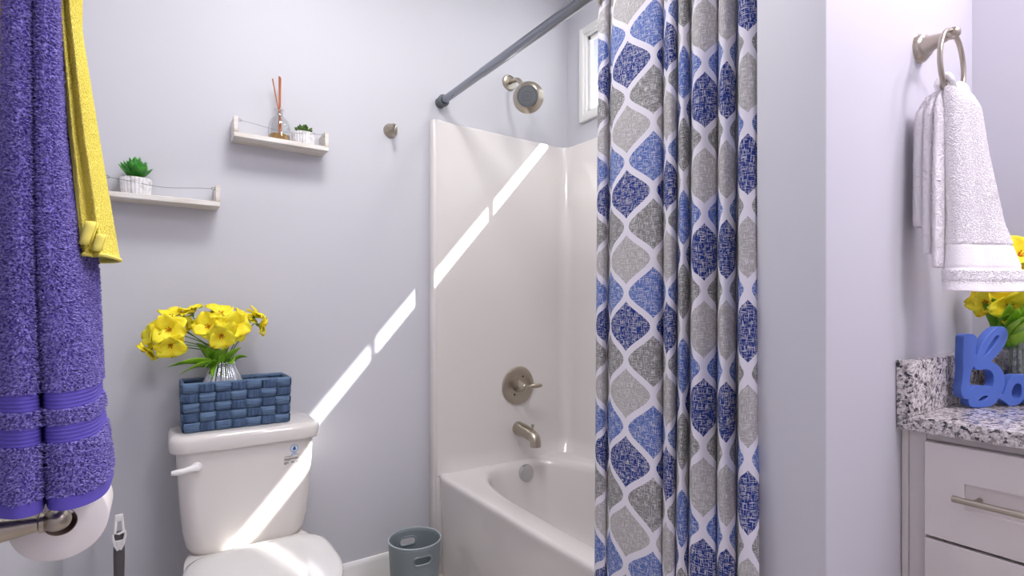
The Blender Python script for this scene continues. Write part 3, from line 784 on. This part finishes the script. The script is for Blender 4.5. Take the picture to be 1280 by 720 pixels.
# ------------------------------------------------------------------ toilet brush
qx, qy = -.090, -.175
tbh = thing('toilet_brush', 'toilet brush with charcoal and white handle standing in the corner', 'brush', (qx, qy, 0))
MB().lathe([(0, 0), (.05, 0), (.052, .004), (.048, .12), (.040, .16), (.016, .168), (0, .168)], T(qx, qy, 0), 32).build('holder', M['whitep'], tbh)
MB().lathe([(.006, .165), (.006, .25), (.0085, .29), (.0125, .36), (.0135, .42), (.013, .46), (.010, .485), (0, .487)], T(qx, qy, 0), 20).build('grip', M['greyp'], tbh)
w_ = MB()
F3 = Vector((.06, -1, 0)).normalized(); S3 = Vector((1, .06, 0))
def br(px_, z, o=.0142): return Vector((qx, qy, 0))+S3*px_+F3*o+Vector((0, 0, z))
w_.tube([br(x, z) for x, z in ((-.0135, .487), (-.0145, .476), (-.0095, .452), (-.003, .438), (.003, .438), (.0095, .452), (.0145, .478), (.0135, .489), (0, .484))], .0035, 8, closed=True)
w_.tube([br(0, .442, .0125), br(0, .465, .0122)], [.006, .009], 10)
w_.tube([br(-.010, .484, .004), br(-.0065, .528, .0), ], [.004, .0035], 8); w_.tube([br(.010, .484, .004), br(.0065, .528, .0)], [.004, .0035], 8)
w_.box((qx-.0095, qy-.005, .516), (qx+.0095, qy+.005, .535), .003)
w_.build('hang_loop', M['whitep'], tbh)

# ------------------------------------------------------------------ paper holder and roll on the left wall
ty, tz, rx_ = -1.035, .822, -.124
ph = thing('paper_holder', 'nickel two-post toilet paper holder on the left wall', 'holder', (XL, ty+.07, tz))
for y in (ty-.018, ty+.145):
    MB().lathe([(0, 0), (.032, 0), (.032, .004), (.028, .010), (.026, .016), (.0225, .03), (.0165, .065), (.0125, .088), (.0118, .094), (.0145, .096), (.0145, .101), (.0115, .103), (.013, .107)], AX((1, 0, 0), (XL, y, tz)), 32).build('post', M['nickel'], ph)
    MB().lathe([(0, -.016), (.008, -.014), (.0145, -.008), (.017, 0), (.0145, .008), (.008, .014), (0, .016)], AX((0, 1, 0), (rx_+.004, y, tz)), 28).build('post_knob', M['nickel'], ph)
MB().tube([(rx_+.004, ty-.005, tz), (rx_+.004, ty+.14, tz)], .0075, 16).build('roller', M['nickel'], ph)
rl = thing('toilet_paper_roll', 'white toilet paper roll on the holder below the purple towel', 'toilet paper', (rx_, ty+.012, tz))
rc = (rx_+.004, ty+.012, tz-.0135); RR = .058
MB().lathe([(.0205, 0), (RR-.002, 0), (RR, .002), (RR, .098), (RR-.002, .1), (.0205, .1)], AX((0, 1, 0), rc), 64, closed=True).build('paper', M['paper'], rl, angle=50)
MB().lathe([(.0195, .0005), (.0205, .0005), (.0205, .0995), (.0195, .0995)], AX((0, 1, 0), rc), 40, closed=True).build('core', M['card'], rl)

# ------------------------------------------------------------------ towels on the hook
def sheet(sections, zs, nz, ns):
    """sections: one plan polyline per height (same count); returns an (nz, ns, 3) array"""
    secs = []
    for sc in sections:
        p = np.array(spline(sc, 12)); L = np.r_[0, np.cumsum(np.hypot(*np.diff(p, axis=0).T))]
        tt = np.linspace(0, 1, ns)*L[-1]; secs.append(np.c_[np.interp(tt, L, p[:, 0]), np.interp(tt, L, p[:, 1])])
    zz = np.linspace(zs[0], zs[-1], nz); out = np.zeros((nz, ns, 3))
    for k in range(ns):
        for a in (0, 1):
            out[:, k, a] = np.interp(-zz, [-z for z in zs], [s_[k, a] for s_ in secs])
    # soften the changes between heights
    for _ in range(max(1, nz//14)):
        out[1:-1, :, :2] = (out[:-2, :, :2]+2*out[1:-1, :, :2]+out[2:, :, :2])/4
    out[:, :, 2] = zz[:, None]; return out
def normals(G):
    du = np.gradient(G, axis=1); dv = np.gradient(G, axis=0); n = np.cross(du, dv); n /= (np.linalg.norm(n, axis=2, keepdims=True)+1e-9); return n
def grid_mb(G, mb=None):
    mb = mb or MB(); nz, ns = G.shape[:2]; o = len(mb.v)
    mb.v += [tuple(p) for p in G.reshape(-1, 3)]
    mb.f += [(o+i*ns+k, o+i*ns+k+1, o+(i+1)*ns+k+1, o+(i+1)*ns+k) for i in range(nz-1) for k in range(ns-1)]
    return mb
def pile(mb, G, Nn, count, ln, rad, mask=None, droop=.35):
    """terry loops: short tapered tufts standing on a sheet"""
    nz, ns = G.shape[:2]; c = 0
    fi = RNG.random(count)*(nz-1.001); fk = RNG.random(count)*(ns-1.001)
    for a, b in zip(fi, fk):
        i, k = int(a), int(b)
        if mask is not None and not mask[i, k]: continue
        u, v_ = b-k, a-i
        p = G[i, k]*(1-u)*(1-v_)+G[i, k+1]*u*(1-v_)+G[i+1, k]*(1-u)*v_+G[i+1, k+1]*u*v_
        n = Nn[i, k]; r = RNG.normal(size=3); r -= n*r.dot(n); r /= np.linalg.norm(r)+1e-9
        l = ln*(.6+.7*RNG.random()); t2 = np.cross(n, r)
        d = n*1.0+r*.55*RNG.random()+np.array((0, 0, -droop)); m_ = p+n*l*.55+r*l*.12; e = p+d/np.linalg.norm(d)*l
        o = len(mb.v); w = rad*(.7+.6*RNG.random())
        for q in range(3):
            an = 2*PI*q/3; x = (r*math.cos(an)+t2*math.sin(an))*w
            mb.v.append(tuple(p+x)); 
        for q in range(3):
            an = 2*PI*q/3; x = (r*math.cos(an)+t2*math.sin(an))*w*.95
            mb.v.append(tuple(m_+x))
        mb.v.append(tuple(e))
        for q in range(3):
            q2 = (q+1) % 3
            mb.f += [(o+q, o+q2, o+3+q2, o+3+q), (o+3+q, o+3+q2, o+6)]
hk = thing('towel_hook', 'nickel hook on the left wall carrying the purple and yellow towels', 'hook', (XL, -1.12, 1.66))
MB().lathe([(0, 0), (.03, 0), (.03, .005), (.012, .012), (0, .012)], AX((1, 0, 0), (XL, -1.12, 1.66)), 24).build('base_plate', M['nickel'], hk)
MB().tube(spline([(XL, -1.12, 1.66), (XL+.06, -1.12, 1.65), (XL+.105, -1.12, 1.66), (XL+.115, -1.12, 1.69)], 6), .007, 12).build('peg', M['nickel'], hk)

def towel_purple():
    # plan of the folded bath towel at four heights: back, left lobe, crease, right lobe, back again
    def S(k, spread):
        return k
    def C(px, Y): u = (px-640)/653.; d = (Y+2.05)/(.8271-.5621*u); return (d*(.5621+.8271*u), Y)
    top = [C(20, -1.10), C(9, -1.15), C(8, -1.19), C(19, -1.217), C(33, -1.21), C(41, -1.178), C(46, -1.205), C(57, -1.213), C(66, -1.20), C(70, -1.16), C(77, -1.10), C(86, -1.05), C(60, -1.03)]
    m0 = [C(14, -1.10), C(6, -1.15), C(7, -1.19), C(20, -1.218), C(36, -1.21), C(41.5, -1.178), C(46, -1.207), C(58, -1.216), C(69, -1.20), C(76, -1.155), C(88, -1.105), C(100, -1.06), C(70, -1.03)]
    m1 = [C(-6, -1.10), C(-8, -1.15), C(2, -1.19), C(20, -1.221), C(38, -1.212), C(43.5, -1.178), C(49, -1.21), C(64, -1.219), C(80, -1.205), C(94, -1.165), C(108, -1.115), C(119, -1.06), C(85, -1.03)]
    m2 = [C(-40, -1.10), C(-42, -1.15), C(-18, -1.19), C(20, -1.223), C(45, -1.215), C(51.5, -1.178), C(58, -1.21), C(79, -1.221), C(101, -1.207), C(117, -1.175), C(124, -1.12), C(125, -1.06), C(90, -1.03)]
    bot = [C(-44, -1.10), C(-46, -1.15), C(-20, -1.19), C(18, -1.224), C(49, -1.216), C(57, -1.178), C(64, -1.212), C(88, -1.223), C(115, -1.208), C(132, -1.175), C(139, -1.12), C(138, -1.06), C(100, -1.03)]
    zs = (1.66, 1.51, 1.353, 1.20, 1.01, .884)
    G = sheet([top, top, m0, m1, m2, bot], zs, 640, 200); Nn = normals(G)
    # outward side
    ctr = G.mean(axis=1, keepdims=True); sgn = np.sign((Nn*(G-ctr)).sum()); Nn = Nn*sgn
    z = G[:, :, 2]
    bands = [(1.0075, 1.0276), (.966, .988)]
    hem = z < .900
    band = np.zeros_like(z, bool)
    for a, b in bands: band |= (z > a) & (z < b)
    rib = np.where(band, .0009*np.sin((z)*2*PI/.0046), 0)
    puff = np.where(band | hem, .0008, .0)
    G2 = G+Nn*(rib+puff)[:, :, None]
    o = thing('bath_towel', 'purple terry bath towel with ribbed bands hanging from the left wall hook', 'towel', (-.13, -1.13, .868))
    mb = grid_mb(G2); pile(mb, G2, Nn, 78000, .0046, .0011, ~(band | hem), .12)
    tc_ = mb.build('terry_cloth', M['purple'], o, angle=180); tc_.data.materials.append(M['purpleband'])
    nz, ns = z.shape; flat = (band | hem)[:-1, :-1].ravel(); mi = np.zeros(len(tc_.data.polygons), dtype=np.int32)
    mi[:flat.size] = flat; tc_.data.polygons.foreach_set('material_index', mi)
    return o
tpur = towel_purple()
def towel_yellow():
    def C(px, Y): u = (px-640)/653.; d = (Y+2.05)/(.8271-.5621*u); return (d*(.5621+.8271*u), Y)
    # plan polylines (front edge, gutter, main face, ridge, far edge, back)
    top = [C(74, -1.125), C(76, -1.14), C(80, -1.126), C(85, -1.135), C(88, -1.14), C(98, -1.10), C(101, -1.05), C(80, -1.03)]
    m1 = [C(89, -1.13), C(91, -1.145), C(97, -1.131), C(103, -1.14), C(107, -1.145), C(121, -1.10), C(125, -1.05), C(100, -1.02)]
    bot = [C(104, -1.15), C(107, -1.16), C(116, -1.145), C(123, -1.155), C(129, -1.16), C(143, -1.115), C(148, -1.06), C(120, -1.02)]
    zs = (1.66, 1.53, 1.36, 1.20)
    G = sheet([top, top, m1, bot], zs, 160, 130); Nn = normals(G)
    o = thing('hand_towel', 'yellow hand towel folded over the hook behind the purple towel', 'towel', (-.10, -1.08, 1.198))
    sgn = np.sign((Nn*(G-G.mean(axis=1, keepdims=True))).sum()); Nn *= sgn
    mb = grid_mb(G); pile(mb, G, Nn, 36000, .0013, .0006, None, .05)
    mb.build('terry_cloth', M['yellow'], o, angle=180)
    hem = MB()
    for k in (0, 1):
        pass
    e = [tuple(p+np.array((0, -.002, 0))) for p in G[::4, 2]]
    hem.tube(e, .0024, 8); hem.tube([tuple(p+np.array((0, 0, 0))+Nn[-1, i*3]*.001) for i, p in enumerate(G[-1, ::3])], .0028, 8)
    hem.build('hem', M['yellow'], o, angle=180)
    cu = MB()
    for (px, py, Y, r_, ln) in ((110, 291, -1.168, .0075, .030), (124, 303, -1.171, .006, .022)):
        c = W(px, py, Y); rings = []
        for k in range(30):
            q = k/29; a = q*3.0*PI; rr = r_*(1-.55*q)
            rings.append([c+Vector((rr*math.cos(a)*.9+h_*.12*ln, rr*math.sin(a)*.8, h_*ln*.5+.2*rr*math.sin(a))) for h_ in (-1, -.5, 0, .5, 1)])
        cu.loft(rings, cap=(False, False), closed=False)
    cu.build('curled_corner', M['yellow'], o, angle=180, solid=.002)
    # layer that peeps out beside the wall
    l0 = [C(-30, -1.15), C(-14, -1.175), C(2, -1.17), C(13, -1.14)]; l1 = [C(-44, -1.14), C(-28, -1.175), C(-6, -1.17), C(0, -1.14)]
    G = sheet([l0, l0, l1], (1.66, 1.50, 1.22), 60, 30)
    grid_mb(G).build('far_layer', M['yellow'], o, angle=180, solid=.003)
    return o
tyel = towel_yellow()

# ------------------------------------------------------------------ towel ring and white towel
RC = Vector((1.338, YP1-.068, 1.617)); RRG = .068
tr = thing('towel_ring', 'nickel towel ring on the lavender partition wall', 'towel ring', (1.36, YP1, 1.69))
pc = Vector((1.372, YP1, 1.692))
MB().lathe([(0, 0), (.031, 0), (.031, .004), (.028, .006), (.027, .011), (.0245, .013), (.0235, .018), (.019, .021), (.0125, .045), (.0095, .06), (.0095, .066), (0, .066)], AX((-.36, -1, -.02), pc), 32).build('post', M['nickel'], tr)
kn = pc+Vector((-.36, -1, -.02)).normalized()*.073
MB().lathe([(0, -.0125), (.007, -.011), (.011, -.006), (.0125, 0), (.011, .006), (.007, .011), (0, .0125)], AX((0, -1, 0), kn), 24).build('knob', M['nickel'], tr)
RC = Vector((kn.x, kn.y+.002, kn.z-RRG+.004))
MB().tube([RC+Vector((RRG*math.cos(a), 0, RRG*math.sin(a))) for a in np.linspace(0, 2*PI, 73)[:-1]], .0048, 12, closed=True).build('hoop', M['nickel'], tr)
print('ring centre', RC)
def towel_white():
    o = thing('hand_towel', 'white hand towel with woven band draped through the towel ring', 'towel', (1.33, -1.70, 1.17))
    zb = RC.z-RRG
    x, y = RC.x, RC.y
    # room-side panel: broad face turned to the door, flaring downwards
    def pan(sc, lft, rgt, bulge, back):
        (ax, ay), (bx2, by2) = lft, rgt; d = np.array((bx2-ax, by2-ay)); nrm = np.array((d[1], -d[0])); nrm /= np.linalg.norm(nrm)
        if nrm[0] > 0: nrm = -nrm
        P_ = lambda q, o_: tuple(np.array((ax, ay))+d*q+nrm*o_)
        return [P_(.25, -back), P_(.05, -back*.7), P_(-.0, -.002), P_(.06, bulge*.8), P_(.22, bulge*1.1), P_(.42, bulge*.85), P_(.68, bulge), P_(.92, bulge*.7), P_(1.0, -.001), P_(.95, -back*.6), P_(.7, -back)]
    zs = (zb+.022, zb+.012, zb-.02, 1.44, 1.30, 1.166)
    secs = [pan(1, (x-.036, y-.004), (x+.030, y-.006), .001, .003), pan(1, (x-.046, y-.006), (x+.044, y-.016), .006, .008), pan(1, (x-.050, y-.008), (x+.052, y-.028), .010, .014), pan(1, (x-.052, y-.010), (x+.055, y-.040), .011, .018), pan(1, (x-.054, y-.014), (x+.062, y-.062), .012, .022), pan(1, (x-.064, y-.010), (x+.076, y-.100), .018, .03)]
    G = sheet(secs, zs, 190, 110); Nn = normals(G); Nn *= np.sign((Nn*(G-G.mean(axis=1, keepdims=True))).sum())
    z = G[:, :, 2]
    band = (z > 1.213) & (z < 1.252); line = ((z > 1.252) & (z < 1.258)) | ((z > 1.207) & (z < 1.213))
    kk = np.arange(G.shape[1])[None, :]
    s_arc = np.r_[0, np.cumsum(np.linalg.norm(np.diff(G[150], axis=0), axis=1))][None, :]
    rib = np.where(band, .0006*np.sin((z+s_arc*.9)*2*PI/.006)-.001, 0)+np.where(line, -.0022, 0)
    hemz = z < 1.182
    rib += np.where(hemz, -.001, 0.0)+np.where((z > 1.182) & (z < 1.186), -.002, 0)
    G2 = G+Nn*rib[:, :, None]
    # slightly drooping bottom in the middle
    G2[:, :, 2] -= .006*np.sin(np.linspace(0, PI, G.shape[1]))[None, :]*np.clip((1.3-z)/.13, 0, 1)
    mb = grid_mb(G2); pile(mb, G2, Nn, 30000, .0015, .0007, ~(band | line | hemz), .3)
    mb.build('front_drop', M['whitet'], o, angle=180, solid=.003)
    # saddle over the hoop
    sad = []
    for k in range(13):
        a = PI*k/12; yy = y+.013*math.cos(a); zz = zb+.005+.016*math.sin(a)
        sad.append([(x+q*(.040+.006*abs(math.cos(a))), yy, zz-.006*abs(math.cos(a))+.02*q*q) for q in np.linspace(-1, 1, 11)])
    G = np.array(sad)
    mb = MB().loft([[tuple(p) for p in r] for r in sad], cap=(False, False), closed=False); mb.build('saddle', M['whitet'], o, angle=180, solid=.008)
    # wall-side folds of unequal length
    for (yc, xc, half, tk, zl, lb) in ((y+.040, x-.016, .036, .0125, 1.298, 0), (y+.022, x-.032, .032, .0105, 1.24, 1), (y+.006, x-.047, .026, .0065, 1.21, 2)):
        secs = []
        zz_ = (zb+.020, zb+.006, zb-.03, (zb+zl)/2, zl+.004, zl)
        for zi, z_ in enumerate(zz_):
            g = (.4, .75, 1.0, 1.05, 1.1, 1.0)[zi]; yy = y+.008+(yc-y-.008)*min(1, (.15, .6, .98, 1, 1.02, 1.0)[zi]); t2 = tk*(.7, .95, 1.2, 1.15, 1.2, 1.05)[zi]
            xx = xc+(x-xc)*(.8, .5, .2, 0, 0, 0)[zi]
            secs.append([(xx+half*g*math.cos(a), yy+t2*math.sin(a)*(1+.15*math.sin(3*a))) for a in np.linspace(0, 2*PI, 25)])
        G = sheet(secs, zz_, 90, 60); Nn = normals(G); Nn *= np.sign((Nn*(G-G.mean(axis=1, keepdims=True))).sum())
        mb = grid_mb(G); pile(mb, G, Nn, 8000, .0021, .0008, None, .3)
        ns = 60; mb.f.append(tuple(89*ns+k for k in range(ns-1)))
        mb.build('back_fold', M['whitet'], o, angle=180)
    return o
twh = towel_white()

# ------------------------------------------------------------------ vanity
CZ, CT = .910, .03
VXF = 1.257
vy0, vy1 = -2.85, YP1-.001
vn = thing('vanity_cabinet', 'white painted vanity cabinet with drawers under the granite top', 'cabinet', (1.5, -2.2, 0))
fx = VXF+.026
MB().box((fx+.02, vy0, .09), (XR-.002, vy1, CZ-CT-.0005), .001).build('carcass', M['cab'], vn, smooth=False)
ff = MB()
ff.box((fx+.002, vy1-.042, .09), (fx+.0205, vy1-.0125, CZ-CT-.0005), .001)
ff.box((fx-.0005, vy1-.012, .09), (fx+.0205, vy1-.0, CZ-CT-.0005), .0015)
ff.box((fx+.002, vy0, CZ-CT-.016), (fx+.0205, vy1-.0425, CZ-CT-.0005), .001)
ff.box((fx+.002, vy0, .09), (fx+.0205, vy1-.0425, .12), .001)
ff.box((fx+.05, vy0, 0), (XR-.01, vy1, .09))
ff.build('face_frame', M['cab'], vn, smooth=False)
def recessed_front(xf, y0, y1, z0, z1, wy, wz):
    """a panel front with one shallow square recess"""
    d = MB(); w = [(y0, z0), (y1, z0), (y1, z1), (y0, z1)]; q = [(y0+wy, z0+wz), (y1-wy, z0+wz), (y1-wy, z1-wz), (y0+wy, z1-wz)]
    e = [(y0+.001, z0+.001), (y1-.001, z0+.001), (y1-.001, z1-.001), (y0+.001, z1-.001)]
    lay = [[(xf+.02, *p) for p in w], [(xf+.001, *p) for p in w], [(xf, *p) for p in e], [(xf, *p) for p in q], [(xf+.0055, *p) for p in q]]
    return d.loft(lay)
def drawer(y0, y1, z0, z1, lb=None):
    xf = fx-.018; d = recessed_front(xf, y0, y1, z0, z1, .062, min(.068, (z1-z0)*.37))
    dr = d.build('drawer', M['cab'], vn, smooth=False)
    zc = (z0+z1)/2; yc = (y0+y1)/2; L2 = (y1-y0)/2-.052
    hb_ = MB().tube([(xf-.030, yc-L2, zc), (xf-.030, yc+L2, zc)], .006, 16).build('bar_handle', M['nickel'], dr, label='brushed nickel bar handle')
    for s_ in (-1, 1):
        MB().tube([(xf+.001, yc+s_*(L2-.032), zc), (xf-.026, yc+s_*(L2-.032), zc)], .0052, 12).build('handle_post', M['nickel'], hb_)
dy1 = vy1-.045
zt = CZ-CT-.017
for zz0, zz1 in ((zt-.185, zt), (zt-.185-.006-.26, zt-.185-.006), (.10, zt-.185-.012-.26)):
    drawer(dy1-.45, dy1, zz0, zz1)
for a in (0, 1):
    drawer(dy1-.46-.36*(a+1)+.004, dy1-.46-.36*a, zt-.185, zt)
for a in (0, 1):
    y1_ = dy1-.46-.36*a; y0_ = y1_-.356; xf = fx-.018; z0, z1 = .10, zt-.191
    d = recessed_front(xf, y0_, y1_, z0, z1, .06, .06)
    dd = d.build('door', M['cab'], vn, smooth=False)
    MB().tube([(xf-.03, (y0_+.03 if a == 0 else y1_-.03), z1-.18), (xf-.03, (y0_+.03 if a == 0 else y1_-.03), z1-.05)], .006, 12).build('bar_handle', M['nickel'], dd)
ct = thing('countertop', 'speckled grey granite vanity top with side and back splash', 'countertop', (1.5, -2.2, CZ-CT))
MB().box((VXF, vy0, CZ-CT), (XR-.001, vy1, CZ), .003).build('slab', M['granite'], ct)
MB().box((VXF-.002, vy1-.029, CZ+.0003), (XR-.001, vy1, CZ+.112), .002).build('side_splash', M['granite'], ct)
MB().box((XR-.022, vy0, CZ+.0003), (XR-.001, vy1-.0295, CZ+.112), .002).build('back_splash', M['granite'], ct)

# wooden word sign: outlines traced in its own plane, extruded
sg_o = Vector((1.442, -1.664, CZ+.0003)); ang = math.radians(-22)
def sign():
    S = 1.145/653.     # plane units
    def tr(pts): return [((a/5.14+1180-1204)*S, (504.5-(b/5.14+380))*S) for a, b in pts]
    outer = [(134, 190), (165, 176), (205, 178), (230, 195), (232, 225), (222, 262), (222, 305), (235, 312), (262, 268), (310, 205), (360, 160), (405, 135), (450, 132), (478, 150), (487, 185), (470, 230), (430, 282), (375, 330), (352, 352),
             (395, 372), (430, 400), (455, 440), (462, 490), (448, 540), (425, 570), (452, 568), (470, 540), (486, 505), (510, 470), (545, 448), (590, 445), (612, 452), (640, 446), (662, 462), (660, 520), (664, 560), (690, 578), (720, 560), (735, 580), (715, 612), (680, 636), (640, 630), (622, 604), (590, 630), (545, 642), (505, 640), (478, 622), (440, 600), (412, 590), (395, 612), (360, 632), (300, 642), (230, 641), (190, 634), (172, 610), (168, 585), (140, 582), (118, 560), (110, 520), (118, 480), (128, 400), (126, 330), (130, 260)]
    h1 = [(288, 325), (305, 290), (340, 240), (385, 192), (410, 180), (420, 190), (410, 215), (370, 260), (330, 298)]
    h2 = [(195, 395), (215, 378), (225, 395), (260, 402), (310, 398), (350, 410), (372, 440), (375, 480), (362, 515), (330, 518), (280, 508), (230, 508), (192, 522), (175, 530), (176, 480), (184, 430)]
    h3 = [(245, 598), (270, 578), (300, 568), (333, 572), (318, 592), (285, 606)]
    h4 = [(520, 560), (535, 520), (565, 500), (600, 510), (605, 560), (590, 592), (550, 600), (528, 588)]
    cu = bpy.data.curves.new('sg', 'CURVE'); cu.dimensions = '2D'; cu.fill_mode = 'BOTH'; cu.extrude = .0078; cu.bevel_depth = .0012; cu.bevel_resolution = 2
    for ring in (outer, h1, h2, h3, h4):
        p = spline(tr(ring), 5, True); s_ = cu.splines.new('POLY'); s_.points.add(len(p)-1); s_.use_cyclic_u = True
        for i, q in enumerate(p): s_.points[i].co = (q[0], q[1], 0, 1)
    tmp = bpy.data.objects.new('tmp', cu); COL.objects.link(tmp); bpy.context.view_layer.update()
    dg = bpy.context.evaluated_depsgraph_get(); me = bpy.data.meshes.new_from_object(tmp.evaluated_get(dg)); bpy.data.objects.remove(tmp)
    me.name = 'word_sign'; me.materials.clear(); me.materials.append(M['sign'])
    o = bpy.data.objects.new('word_sign', me); COL.objects.link(o)
    zmin = min(v_.co.y for v_ in me.vertices)
    # stand it up: local x along the counter, local y up, thickness behind
    X = Vector((math.cos(ang), math.sin(ang), 0)); Z = Vector((0, 0, 1)); Yv = X.cross(Z)   # towards the viewer
    mtx = Matrix((( X.x, 0, -X.cross(Z).x*-1, 0), (X.y, 0, X.cross(Z).y, 0), (0, 1, 0, 0), (0, 0, 0, 1)))
    N_ = X.cross(Z)
    for v_ in me.vertices:
        a, b, c = v_.co; v_.co = X*a+Z*(b-zmin)+N_*c
    me.shade_smooth(); me.set_sharp_from_angle(angle=math.radians(40))
    o.location = sg_o-N_*.009
    bmx = bmesh.new(); bmx.from_mesh(me); bmesh.ops.recalc_face_normals(bmx, faces=bmx.faces); bmx.to_mesh(me); bmx.free()
    return tag(o, 'blue cursive wooden word sign standing on the granite vanity top', 'sign')
sign()
# second bouquet
V2 = Vector((1.672, -1.700, CZ+.0004))
v2 = thing('vase', 'clear ribbed glass vase behind the blue sign on the vanity', 'vase', V2)
prof = [(0, 0), (.030, 0), (.034, .004), (.0365, .02), (.0365, .05), (.034, .085), (.028, .115), (.026, .13), (.029, .14), (.027, .14), (.0235, .128), (.031, .085), (.0335, .05), (.0335, .02), (.028, .008), (0, .006)]
NR = 16; rings = [[(V2.x+r*(1+.035*math.cos(NR*a))*math.cos(a), V2.y+r*(1+.035*math.cos(NR*a))*math.sin(a), V2.z+z) for a in np.linspace(0, 2*PI, NR*6+1)[:-1]] for r, z in prof if r > 0]
MB().loft(rings).build('vase_body', M['clearvase'], v2, angle=180)
for i in range(26):
    a = RNG.random()*2*PI; r = .022*math.sqrt(RNG.random()); z = .018+.014*(i//6)+.003*RNG.random()
    c = V2+Vector((r*math.cos(a), r*math.sin(a), z)); s_ = .0085
    MB().lathe([(0, -s_), (s_*.7, -s_*.7), (s_, 0), (s_*.7, s_*.7), (0, s_)], T(*c), 12).build('glass_bead', M['bead'], v2, angle=180)
h2 = [((1276, 318), -1.77, (-.6, -.6, .5), .045, 'yellow flower highest beside the white towel'),
      ((1262, 352), -1.74, (-.9, -.5, .2), .042, 'open yellow flower just behind the white towel hem'),
      ((1232, 378), -1.71, (-.9, .2, .1), .034, 'yellow flower low at the left of the vanity bouquet'),
      ((1262, 382), -1.76, (-.8, -.5, -.2), .040, 'yellow flower nodding above the blue sign'),
      ((1292, 345), -1.80, (-.5, -.8, .4), .045, 'yellow flower facing out in the middle of the vanity bouquet'),
      ((1300, 380), -1.83, (-.4, -.9, .1), .042, 'yellow flower at the right of the vanity bouquet'),
      ((1240, 345), -1.68, (-.6, .3, .8), .036, 'yellow flower behind the towel nearest the back wall')]
f2 = []
def W2(px, py, X):
    u = (px-640)/653.; d = X/(.5621+.8271*u); return Vector((X, -2.05+d*(.8271-.5621*u), 1.13+d*(384-py)/653.))
for i, ((px, py), X_, fc, r, lb) in enumerate(h2):
    a = 2*PI*i/len(h2); p = W2(px, py, 1.59+.015*(i % 3))
    f2.append(flower((V2.x+.012*math.cos(a), V2.y+.012*math.sin(a), V2.z+.05), p, fc, r, lb, 'yellow flowers in the vanity vase', 60+i, via=Vector((V2.x+.012*math.cos(a), V2.y+.012*math.sin(a), V2.z+.145))))
for i, (px, py, X_, w, l_) in enumerate(((1228, 378, 1.59, .014, .01), (1240, 372, 1.56, .016, .012), (1262, 378, 1.55, .016, .0), (1272, 385, 1.54, .015, .01), (1285, 372, 1.56, .016, 0), (1248, 398, 1.54, .014, .03), (1272, 400, 1.50, .015, .02), (1300, 390, 1.54, .016, .01))):
    leaf(f2[i % len(f2)], V2+Vector((.012*math.cos(i), .012*math.sin(i), .12)), W2(px, py, X_), w, l_)

# ------------------------------------------------------------------ ceiling and vanity lamps, plus two added fill lights
def area(name, loc, rot, sx, sy, power, color=(1, 1, 1)):
    l = bpy.data.lights.new(name, 'AREA'); l.shape = 'RECTANGLE'; l.size = sx; l.size_y = sy; l.energy = power; l.color = color
    o = bpy.data.objects.new(name, l); COL.objects.link(o); o.location = loc; o.rotation_euler = rot; return o
area('ceiling_lamp', (.42, -.95, ZC-.02), (0, 0, 0), .4, .4, 18.5, (1, .985, .97))
area('shower_fill', (1.40, -.75, ZC-.02), (0, 0, 0), .16, .16, 4.5, (1, .98, .97))  # added light without a fixture, brightens the tub and alcove walls
area('entry_fill', (1.02, -2.75, ZC-.02), (0, 0, 0), .4, .4, 23, (.98, .93, 1))  # added fill behind the camera, lifts the partition wall and vanity
area('vanity_lamp', (XR-.14, -2.15, 2.36), (0, math.radians(40), 0), .12, .6, 9, (1, .85, 1))
sun = bpy.data.lights.new('sun', 'SUN'); sun.energy = 40; sun.angle = math.radians(.6); sun.color = (1, .98, .95)
so = bpy.data.objects.new('sun', sun); COL.objects.link(so); so.location = (4, -2, 5)
so.rotation_euler = Vector((-1, .70, -1.14)).to_track_quat('-Z', 'Y').to_euler()
w = bpy.data.worlds.new('sky'); scn.world = w; w.use_nodes = True
bg = w.node_tree.nodes['Background']; bg.inputs[0].default_value = (.86, .92, 1, 1); bg.inputs[1].default_value = 2.0

# ------------------------------------------------------------------ camera
cam = bpy.data.cameras.new('camera'); co = bpy.data.objects.new('camera', cam); COL.objects.link(co)
co.location = (0, -2.05, 1.13); co.rotation_euler = (math.radians(90), 0, math.radians(-34.2))
cam.sensor_fit = 'HORIZONTAL'; cam.sensor_width = 36; cam.lens = 36*653/1280; cam.shift_y = 24/1280; cam.clip_start = .02
scn.camera = co
vs_ = scn.view_settings; vs_.view_transform = 'Standard'; vs_.look = 'None'; vs_.exposure = 0; vs_.gamma = 1; vs_.use_curve_mapping = False
